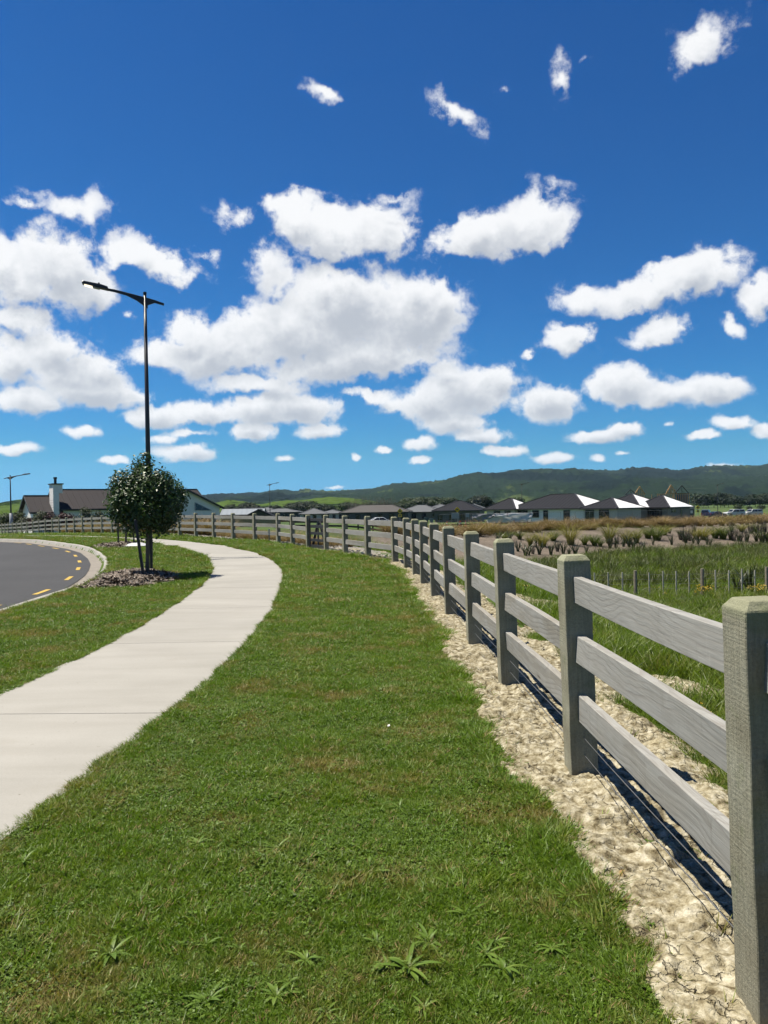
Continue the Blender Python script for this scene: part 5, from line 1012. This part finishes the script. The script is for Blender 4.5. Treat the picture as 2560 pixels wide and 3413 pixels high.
# ------------------------------------------------------------------ post and batten fence in the hollow
MBAT = plain('silvered_batten', (.80, .74, .62), .85, var=.2, scale=8); MRND = plain('round_post_timber', (.36, .315, .24), .9, var=.25, scale=10)
bf = thing('batten_fence', 'low wire fence of thin silvered battens and stout round posts in the wet field', 'fence', on(7.0, 26)); o0 = bf.location.copy(); prevt = None
for u in (1895, 2118, 2341, 2556, 2780):
    p_ = at(u, 1965, 26); zb_ = zt(p_.x, 26); top = at(u, hor(u)+229-(u-2118)*.01, 26).z; MB().tube([(p_.x-o0.x, 26-o0.y, zb_-.3-o0.z), (p_.x-o0.x+.005, 26-o0.y, top-o0.z)], [.062, .056], 10).build('post', MRND, bf)
for u in (1845, 1940, 1982, 2028, 2075, 2165, 2211, 2254, 2298, 2386, 2430, 2473, 2517, 2602):
    p_ = at(u, 1965, 26); zb_ = zt(p_.x, 26); top = at(u, hor(u)+233+r.uniform(-4, 4), 26).z; MB().bar((p_.x-o0.x, 26-o0.y, zb_-.05-o0.z), (p_.x-o0.x+r.uniform(-.01, .01), 26-o0.y, top-o0.z), .036, .03).build('batten', MBAT, bf)
for k in range(4):
    a = at(1845, 1965, 26); b = at(2780, 1965, 26); z = -.92-.16*k; MB().tube([(a.x-o0.x, .03, z-o0.z), (b.x-o0.x, .03, z-.03-o0.z)], .003, 4).build('wire', MWIRE, bf)
# ------------------------------------------------------------------ low dark reserve fence before the houses
MDKF = plain('dark_stained_rail', (.050, .043, .034), .85, var=.25, scale=5)
def low_fence(a, b, n, label, h=.85, rails=(.62, .25), w=.13):
    f_ = thing('low_rail_fence', label, 'fence', on(*a)); o0 = f_.location.copy(); q = [on(a[0]+(b[0]-a[0])*i/n, a[1]+(b[1]-a[1])*i/n) for i in range(n+1)]
    for p_ in q: MB().box(p_.x-o0.x-w/2, p_.x-o0.x+w/2, p_.y-o0.y-w/2, p_.y-o0.y+w/2, p_.z-o0.z-.3, p_.z-o0.z+h).build('post', MDKF, f_)
    for i in range(n):
        for z in rails: MB().bar(q[i]-o0+Vector((0, -w/2-.025, z)), q[i+1]-o0+Vector((0, -w/2-.025, z)), .045, .16).build('rail', MDKF, f_)
low_fence((8.2, 108), (27.5, 117), 9, 'low dark timber fence below the draped banner'); low_fence((29.6, 118), (81, 150), 24, 'low dark timber fence in front of the brick houses and cars', .7, (.5,))
low_fence((-7.5, 62), (8.0, 84), 12, 'low dark timber rail seen through the main fence bars', .8, (.62, .3))
# tan paling fence pieces seen between the rails, behind the far fence
MPAL = plain('new_timber_paling', (.42, .33, .20), .8, var=.2, scale=6)
def paling(u0, u1, Y, v0, v1, label, mt=MPAL):
    a, b = at(u0, v0, Y), at(u1, v0, Y); h = at((u0+u1)/2, v0, Y).z-at((u0+u1)/2, v1, Y).z; f_ = thing('paling_fence', label, 'fence', (a.x, Y, a.z-h)); n = int((b.x-a.x)/.16)
    for i in range(n): MB().box(.16*i, .16*i+.15, 0, .02, r.uniform(-.02, .02), h+r.uniform(-.03, .03)).build('paling', mt, f_)
    for i in range(int((b.x-a.x)/2.3)+1): MB().box(2.3*i-.05, 2.3*i+.05, -.1, -.004, -.2, h+.05).build('post', mt, f_)
    MB().box(0, b.x-a.x, .022, .07, h*.75, h*.75+.1).build('rail', mt, f_)
paling(738, 800, 92, 1726, 1740, 'orange-tan new timber boards below the pale shed'); paling(780, 922, 88, 1727, 1757, 'pale tan paling fence before the grey roofs'); paling(934, 972, 96, 1727, 1740, 'red-brown boards beyond the far fence near the gate', plain('red_boards', (.28, .12, .07), .8)); 
# ------------------------------------------------------------------ road signs
MSGN = plain('sign_yellow', (1.25, .75, .02), .5, var=.03); MSBL = plain('sign_black', (.015, .015, .015), .5)
def sign(u, vt, Y, zb, label):
    top = at(u, vt, Y); t_ = thing('hump_sign', label, 'road sign', (top.x, Y, zb)); h = top.z-zb; s_ = .46
    MB().tube([(0, .03, -.2), (0, .03, h-.1)], .035, 8).build('pole', plain('sign_pole', (.42, .43, .44), .5), t_)
    d = MB().prism([(0, -.01, h-2*s_), (s_, -.01, h-s_), (0, -.01, h), (-s_, -.01, h-s_)], (0, -.02, 0)).build('diamond_board', MSGN, t_); MB().prism([(-.24, -.034, h-s_-.10), (.24, -.034, h-s_-.10), (.12, -.034, h-s_+.10), (-.12, -.034, h-s_+.10)], (0, -.004, 0)).build('hump_symbol', MSBL, d)
    e = MB().box(-.30, .30, -.03, -.01, h-2*s_-.52, h-2*s_-.06).build('speed_plate', MSGN, t_); MB().box(-.16, -.03, -.036, -.031, h-2*s_-.42, h-2*s_-.16).build('numeral', MSBL, e); MB().box(.03, .16, -.036, -.031, h-2*s_-.42, h-2*s_-.16).build('numeral', MSBL, e)
sign(1333, 1694, 128, -2.0, 'yellow diamond hump sign beside the white car'); sign(1524, 1689, 124, -2.0, 'yellow diamond hump sign by the orange cones'); sign(2326, 1684, 160, -2.2, 'yellow diamond hump sign by the green toilet cabin')
# ------------------------------------------------------------------ vehicles
MCARW = plain('white_car_paint', (.74, .75, .76), .25, var=.02, spec=.6); MCARB = plain('blue_car_paint', (.020, .035, .13), .3, var=.05, spec=.6); MCARD = plain('navy_car_paint', (.014, .018, .05), .3, var=.05, spec=.6); MTYRE = plain('tyre_rubber', (.015, .015, .015), .9); MRIM = plain('alloy_rim', (.4, .4, .42), .35, .7); MLENS = plain('lamp_lens', (.75, .76, .78), .15); MTAIL = plain('tail_lens', (.35, .012, .01), .25)
def vehicle(name, label, x, y, rz, prof, glass, L, Wd, mt, wheel=.36, wx=(.9, 3.9), zb=None, plates=True):
    """side outline (x,z) swept to the car's width with the cabin drawn in; x forward from the tail"""
    c = thing(name, label, 'car', (x, y, zt(x, y) if zb is None else zb), rz, 'parked vehicles'); V = []; F = []; n = len(prof); hmax = max(z for _, z in prof)
    for sg, inset in ((-1, 0), (1, 0)):
        for (a, z) in prof: k = max(0, (z-.95)/(hmax-.95))*.16; V.append((a-L/2, sg*(Wd/2-k), z))
    F.append(tuple(range(n))[::-1]); F.append(tuple(range(n, 2*n))); F += [(i, (i+1) % n, n+(i+1) % n, n+i) for i in range(n)]; b = MB(); b.add(V, F); body = b.build('body', mt, c, bevel=.03)
    for g in glass:
        for sg in (-1, 1):
            pl = []
            for (a, z) in g: k = max(0, (z-.95)/(hmax-.95))*.16; pl.append((a-L/2, sg*(Wd/2-k+.006), z))
            MB().prism(pl, (0, sg*.012, 0)).build('side_window', MGLZ, c)
    for (a0, z0, a1, z1, nm) in (plates or []):
        k0 = max(0, (z0-.95)/(hmax-.95))*.16; k1 = max(0, (z1-.95)/(hmax-.95))*.16; dv = Vector((z1-z0, 0, -(a1-a0))).normalized(); dv = dv if (dv.x > 0) == (a0 > L/2) else -dv; o_ = dv*.01
        MB().prism([Vector((a0-L/2, -(Wd/2-k0-.12), z0))+o_, Vector((a0-L/2, Wd/2-k0-.12, z0))+o_, Vector((a1-L/2, Wd/2-k1-.14, z1))+o_, Vector((a1-L/2, -(Wd/2-k1-.14), z1))+o_], dv*.012).build(nm, MGLZ, c)
    for sg in (-1, 1):
        for wxx in wx:
            w_ = MB().tube([(wxx-L/2, sg*(Wd/2-.2), wheel), (wxx-L/2, sg*(Wd/2+.03), wheel)], wheel, 18).build('wheel', MTYRE, c); MB().tube([(wxx-L/2, sg*(Wd/2+.02), wheel), (wxx-L/2, sg*(Wd/2+.045), wheel)], wheel*.62, 14).build('rim', MRIM, w_)
        MB().box(L/2-.10, L/2+.012, sg*(Wd/2-.30)-.16, sg*(Wd/2-.30)+.16, .72, .90).build('headlight', MLENS, c); MB().box(-L/2-.012, -L/2+.1, sg*(Wd/2-.12)-.08, sg*(Wd/2-.12)+.08, .75, 1.1).build('tail_light', MTAIL, c)
    return c
ute = [(0, .45), (0, 1.15), (.1, 1.72), (.3, 1.80), (2.9, 1.82), (3.1, 1.80), (3.85, 1.18), (5.0, 1.08), (5.25, .95), (5.28, .45), (4.7, .35), (.6, .35)]; uteg = [[(.25, 1.25), (1.6, 1.25), (1.6, 1.70), (.35, 1.70)], [(1.75, 1.2), (2.65, 1.2), (2.65, 1.70), (1.75, 1.70)], [(2.75, 1.2), (3.65, 1.2), (3.05, 1.70), (2.75, 1.70)]]; uteP = [(3.82, 1.22, 3.18, 1.74, 'windscreen'), (.02, 1.25, .09, 1.66, 'rear_window')]
p_ = at(2446, 1715, 190); zc = at(2446, 1722, 190).z; vehicle('white_ute', 'white utility with a canopy parked beside the black street lamp', p_.x, 190, R(196), ute, uteg, 5.3, 1.85, MCARW, .39, (1.0, 4.25), zc, uteP)
p_ = at(2507, 1715, 194); zc = at(2507, 1721, 194).z; vehicle('white_ute', 'second white canopied utility, nose to the tail of the first', p_.x, 194, R(200), ute, uteg, 5.3, 1.85, MCARW, .39, (1.0, 4.25), zc, uteP)
van = [(0, .4), (.02, 1.2), (.2, 1.75), (.5, 1.82), (2.9, 1.80), (3.6, 1.15), (4.3, 1.02), (4.45, .8), (4.45, .4), (3.9, .3), (.6, .3)]; vang = [[(.3, 1.15), (1.5, 1.15), (1.5, 1.68), (.42, 1.68)], [(1.62, 1.15), (3.3, 1.15), (2.85, 1.68), (1.62, 1.68)]]; vanP = [(3.56, 1.2, 2.98, 1.72, 'windscreen'), (.03, 1.2, .17, 1.68, 'rear_window')]
p_ = at(2354, 1715, 184); zc = at(2354, 1724, 184).z; vehicle('blue_van', 'blue people carrier seen from behind near the toilet cabin', p_.x, 184, R(60), van, vang, 4.45, 1.75, MCARB, .33, (.85, 3.6), zc, vanP)
sed = [(0, .45), (.02, .95), (.7, 1.02), (1.5, 1.42), (2.7, 1.45), (3.4, 1.0), (4.4, .86), (4.5, .45), (3.9, .3), (.6, .3)]; sedg = [[(.95, 1.02), (1.9, 1.02), (1.9, 1.36), (1.5, 1.36)], [(2.0, 1.02), (3.1, 1.02), (2.6, 1.38), (2.0, 1.38)]]; sedP = [(3.36, 1.04, 2.78, 1.40, 'windscreen'), (.78, 1.05, 1.42, 1.36, 'rear_window')]
p_ = at(2388, 1715, 182); zc = at(2388, 1725, 182).z; vehicle('navy_hatchback', 'dark navy hatchback parked between the blue people carrier and the white utility', p_.x, 182, R(18), sed, sedg, 4.5, 1.75, MCARD, .32, (.85, 3.55), zc, sedP)
p_ = at(1267, 1730, 128); vehicle('white_hatchback', 'white hatchback glimpsed over the timber fence in front of the tiled house', p_.x, 128, R(14), sed, sedg, 4.5, 1.75, MCARW, .32, (.85, 3.55), at(1267, 1724, 128).z-1.45, sedP)
# ------------------------------------------------------------------ building-site things
p_ = at(2304, 1720, 156); zc = at(2304, 1728, 156).z; pc = thing('toilet_cabin', 'green portable toilet cabin with a white domed roof at the brick house', 'toilet cabin', (p_.x, 156, zc), R(-20)); MPC = plain('cabin_green', (.012, .045, .042), .5)
MB().box(-.58, .58, -.58, .58, .05, 2.0).build('cabin_body', MPC, pc, bevel=.03); MB().prism([(-.64, -.64, 2.0), (.64, -.64, 2.0), (.55, -.64, 2.18), (.2, -.64, 2.27), (-.2, -.64, 2.27), (-.55, -.64, 2.18)], (0, 1.28, 0)).build('roof', MFRAMEW, pc); MB().box(-.42, .42, -.61, -.585, .15, 1.9).build('door', plain('cabin_door', (.02, .06, .056), .5), pc); MB().box(-.16, .30, -.625, -.612, 1.05, 1.6).build('notice', MFRAMEW, pc)
MTIM = plain('framing_timber', (.95, .50, .20), .8, var=.15); MSTL = plain('black_steel', (.03, .03, .035), .5)
p_ = at(2192, 1690, 225); fh = thing('house_frame', 'two-storey house of bare orange timber framing with black gable trusses', 'house', (p_.x, 225, zt(p_.x, 225)), R(-4)); ztop = at(2200, 1647, 225).z-fh.location.z; Lf = 9.4
for i in range(16): MB().box(.6*i-.08, .6*i+.08, -.06, .06, 0, ztop).build('stud', MTIM, fh)
for z in (2.7, 3.0, ztop): MB().box(-.1, Lf+.1, -.07, .07, z-.05, z+.08).build('plate', MTIM, fh)
for i in range(5): MB().box(2.1*i-.05, 2.1*i+.05, 5.95, 6.05, 0, ztop).build('stud', MTIM, fh)
def truss(x, w, h, mt):
    b = MB(); b.bar((x-w/2, 0, ztop), (x, 0, ztop+h), .22, .28, (0, 1, 0)); b.bar((x+w/2, 0, ztop), (x, 0, ztop+h), .22, .28, (0, 1, 0)); b.bar((x-w/2, 0, ztop+.1), (x+w/2, 0, ztop+.1), .14, .2, (0, 1, 0)); b.bar((x, 0, ztop), (x, 0, ztop+h), .12, .12, (0, 1, 0)); b.build('truss', mt, fh)
truss(-7.6, 3.2, 1.5, MSTL); truss(-5.0, 3.0, 2.3, MTIM); truss(3.9, 3.0, 2.6, MTIM); truss(6.9, 4.0, 2.4, MSTL)
for i in range(5): MB().box(-6.2+.6*i-.06, -6.2+.6*i+.06, -.06, .06, 0, ztop+2.0*(1-abs(i-2)/2.2)).build('stud', MTIM, fh)
for i in range(6): MB().box(2.8+.44*i-.05, 2.8+.44*i+.05, -.04, .04, ztop, ztop+1.3+1.0*(1-abs(i-2.5)/2.5)).build('stud', MTIM, fh)
MB().box(5.2, 8.8, .1, .12, 3.2, ztop-.2).build('wrap_panel', plain('building_wrap', (.13, .16, .22), .7), fh)
p_ = at(2302, 1690, 222); sf = thing('scaffold', 'grey tube scaffold beside the bare timber house frame', 'scaffold', (p_.x, 222, zt(p_.x, 222))); MTUB = plain('scaffold_tube', (.17, .18, .18), .5)
hs = at(2300, 1640, 222).z-sf.location.z
for i in range(5): MB().tube([(1.1*i, 0, 0), (1.1*i, 0, hs)], .035, 6).build('standard', MTUB, sf)
for k in range(7): MB().tube([(-1.5, 0, 1.2+1.1*k), (4.6, 0, 1.2+1.1*k)], .035, 6).build('ledger', MTUB, sf)
p_ = at(1578, 1700, 205); s2 = thing('scaffold', 'small scaffold tower between the grey hip-roofed house and the dark-roofed wing', 'scaffold', (p_.x, 205, zt(p_.x, 205))); hs = at(1578, 1652, 205).z-s2.location.z
for xx in (0, .9, 1.8): MB().tube([(xx, 0, 0), (xx, 0, hs)], .05, 6).build('standard', MTUB, s2)
for z in (hs-2.0, hs-1.4, hs-.8): MB().box(-.2, 2.0, -.05, .05, z-.05, z+.05).build('plank', MTUB, s2)
# temporary site fencing and the banner that has come loose
MGAL = plain('site_fence_tube', (.40, .42, .44), .45, .5)
def panel(x0, y0, x1, y1, h, label):
    f_ = thing('site_fence_panel', label, 'fence panel', on(x0, y0), math.atan2(y1-y0, x1-x0), 'temporary site fence panels'); L = math.hypot(x1-x0, y1-y0); b = MB(); b.tube([(0, 0, .1), (0, 0, h), (L, 0, h), (L, 0, .1), (0, 0, .1)], .024, 6); b.build('frame', MGAL, f_); w = MB(); n = int(L/.3)
    for i in range(1, n): w.bar((L*i/n, 0, .1), (L*i/n, 0, h), .006, .006)
    for k in range(1, 6): w.bar((0, 0, .1+(h-.1)*k/6), (L, 0, .1+(h-.1)*k/6), .006, .006)
    w.build('wire_mesh', MGAL, f_)
for i in range(18):
    a = at(1440, 1700, 120); x0, y0 = 8.5+2.45*i, 119+.55*i; panel(x0, y0, x0+2.4, y0+.54, 1.95, 'grey tube site fence panel in front of the new houses')
def cloth(u0, u1, Y, vt0, vt1, vb, nm, label, mt, seed, sag):
    V = []; F = []; nu, nv = 36, 14; rr_ = random.Random(seed)
    for i in range(nu+1):
        s_ = i/nu; u = u0+(u1-u0)*s_; top = vt0+(vt1-vt0)*s_; bot = top + (vb-top)*sag(s_)
        for j in range(nv+1):
            q = j/nv; fold = .12*math.sin(9*s_+5*q)*math.sin(3.1*q)+.10*math.sin(21*s_-7*q)*q; p_ = at(u+(10*q if s_ > .8 else 0)*-(s_-.8)*5, top+(bot-top)*q, Y+fold-.12); V.append(tuple(p_))
    for i in range(nu):
        for j in range(nv): F.append((i*(nv+1)+j, (i+1)*(nv+1)+j, (i+1)*(nv+1)+j+1, i*(nv+1)+j+1))
    me = mesh_np(nm, V, F, True); o_ = obj(nm, me, mt); md = o_.modifiers.new('thick', 'SOLIDIFY'); md.thickness = .01; tag(o_, label, 'banner')
m, t, p, o = mat('printed_banner'); g = t.n('ShaderNodeNewGeometry').outputs['Position']; pr = t.smooth(t.noise(g, .9, 4, .7), .56, .62); c_ = t.mix(pr, (1.2, 1.2, 1.24), (.75, .68, .75)); c_ = t.mix(t.smooth(t.noise(t.vm('ADD', g, (31, 0, 0)), 1.1, 3, .6), .64, .68), c_, (.62, .20, .18)); t.l(c_, p.inputs['Base Color']); p.inputs['Roughness'].default_value = .6; tr = t.n('ShaderNodeBsdfTranslucent'); t.l(c_, tr.inputs[0]); mx = t.n('ShaderNodeMixShader'); mx.inputs[0].default_value = .5; t.l(p.outputs[0], mx.inputs[1]); t.l(tr.outputs[0], mx.inputs[2]); t.l(mx.outputs[0], o.inputs[0]); MBAN = m
cloth(1648, 1778, 117.5, 1711, 1709, 1742, 'loose_banner', 'white printed banner sagging from the site fence before the largest dark-roofed house', MBAN, 3, lambda s_: .35+.65*S(np.array(s_*1.6)).item()*(1 if s_ < .85 else 1))
cloth(1573, 1652, 117.2, 1713, 1713, 1738, 'shade_cloth', 'grey translucent shade cloth hanging next to the printed banner', plain('shade_cloth', (.36, .35, .38), .8, var=.15), 5, lambda s_: .9-.55*abs(s_-.3))
MORG = plain('cone_orange', (.75, .12, .02), .6)
for i, (u, Y) in enumerate([(1490, 118), (1532, 119), (1536, 119.5), (1552, 120), (2548, 175)]):
    p_ = at(u, 1740, Y); c = thing('traffic_cone', 'orange traffic cone on the grass by the yellow hump sign' if i < 4 else 'orange road barrier lying beyond the second white utility', 'cone', on(p_.x, Y), 0, 'orange cones' if i < 4 else None); MB().tube([(0, 0, .05), (0, 0, .95)], [.17, .05], 10).build('cone_body', MORG, c); MB().box(-.25, .25, -.25, .25, 0, .06).build('cone_base', MORG, c); MB().tube([(0, 0, .5), (0, 0, .68)], [.118, .095], 10).build('reflective_band', MFRAMEW, c)
for (u0, u1, v0, v1, Y, mt, lb) in [(1505, 1530, 1709, 1729, 119, plain('grey_notice', (.42, .44, .48), .6), 'grey site notice board beside the yellow hump sign'), (1552, 1564, 1711, 1724, 119.5, plain('pale_notice', (.45, .47, .50), .6), 'small pale notice board near the shade cloth'), (1415, 1427, 1725, 1742, 122, plain('service_green', (.10, .16, .16), .6), 'green service cabinet on the grass before the olive house'), (1432, 1444, 1728, 1744, 121, plain('service_blue', (.20, .27, .29), .6), 'blue-grey service box beside the green cabinet')]:
    a, b = at(u0, v1, Y), at(u1, v0, Y); nb = thing('site_board' if 'board' in lb else 'service_cabinet', lb, 'board' if 'board' in lb else 'cabinet', (a.x, Y, a.z)); h = b.z-a.z; w = b.x-a.x; MB().box(0, w, -.03 if 'board' in lb else -.4, 0, 0, h).build('panel' if 'board' in lb else 'casing', mt, nb, bevel=.01)
    if 'board' in lb:
        for xx in (.06, w-.06): MB().box(xx-.03, xx+.03, .004, .06, -1.0, h).build('leg', MGAL, nb)
    else: MB().box(-.03, w+.03, -.43, .03, h, h+.06).build('lid', mt, nb)
# ------------------------------------------------------------------ haze over the plain and hills
HAZE = 1
if HAZE:
    hz = MB().box(-5200, 5200, -70, 5600, -9, 330).mesh('haze'); m = bpy.data.materials.new('haze'); m.use_nodes = True; m.node_tree.nodes.clear(); t = NT(m.node_tree)
    pv = t.n('ShaderNodeVolumePrincipled'); pv.inputs['Color'].default_value = (.5, .72, 1, 1); pv.inputs['Density'].default_value = 3.8e-5; pv.inputs['Anisotropy'].default_value = .2
    o = t.n('ShaderNodeOutputMaterial'); t.l(pv.outputs[0], o.inputs['Volume']); tag(obj('haze', hz, m), 'thin bluish haze over the plain', kind='stuff')

# ------------------------------------------------------------------ every base colour is brought down to its measured reflectance
ALB = .515
for m in bpy.data.materials:
    if not m.use_nodes or m.name == 'haze': continue
    t = NT(m.node_tree)
    for nd in list(m.node_tree.nodes):
        sk = nd.inputs.get('Base Color') if nd.type == 'BSDF_PRINCIPLED' else nd.inputs[0] if nd.type == 'BSDF_TRANSLUCENT' else None
        if sk is None: continue
        if sk.is_linked:
            src = sk.links[0].from_socket; x = t.mix(1.0, src, (ALB, ALB, ALB), 'MULTIPLY'); t.l(x, sk)
        else:
            c = sk.default_value; sk.default_value = (c[0]*ALB, c[1]*ALB, c[2]*ALB, 1)
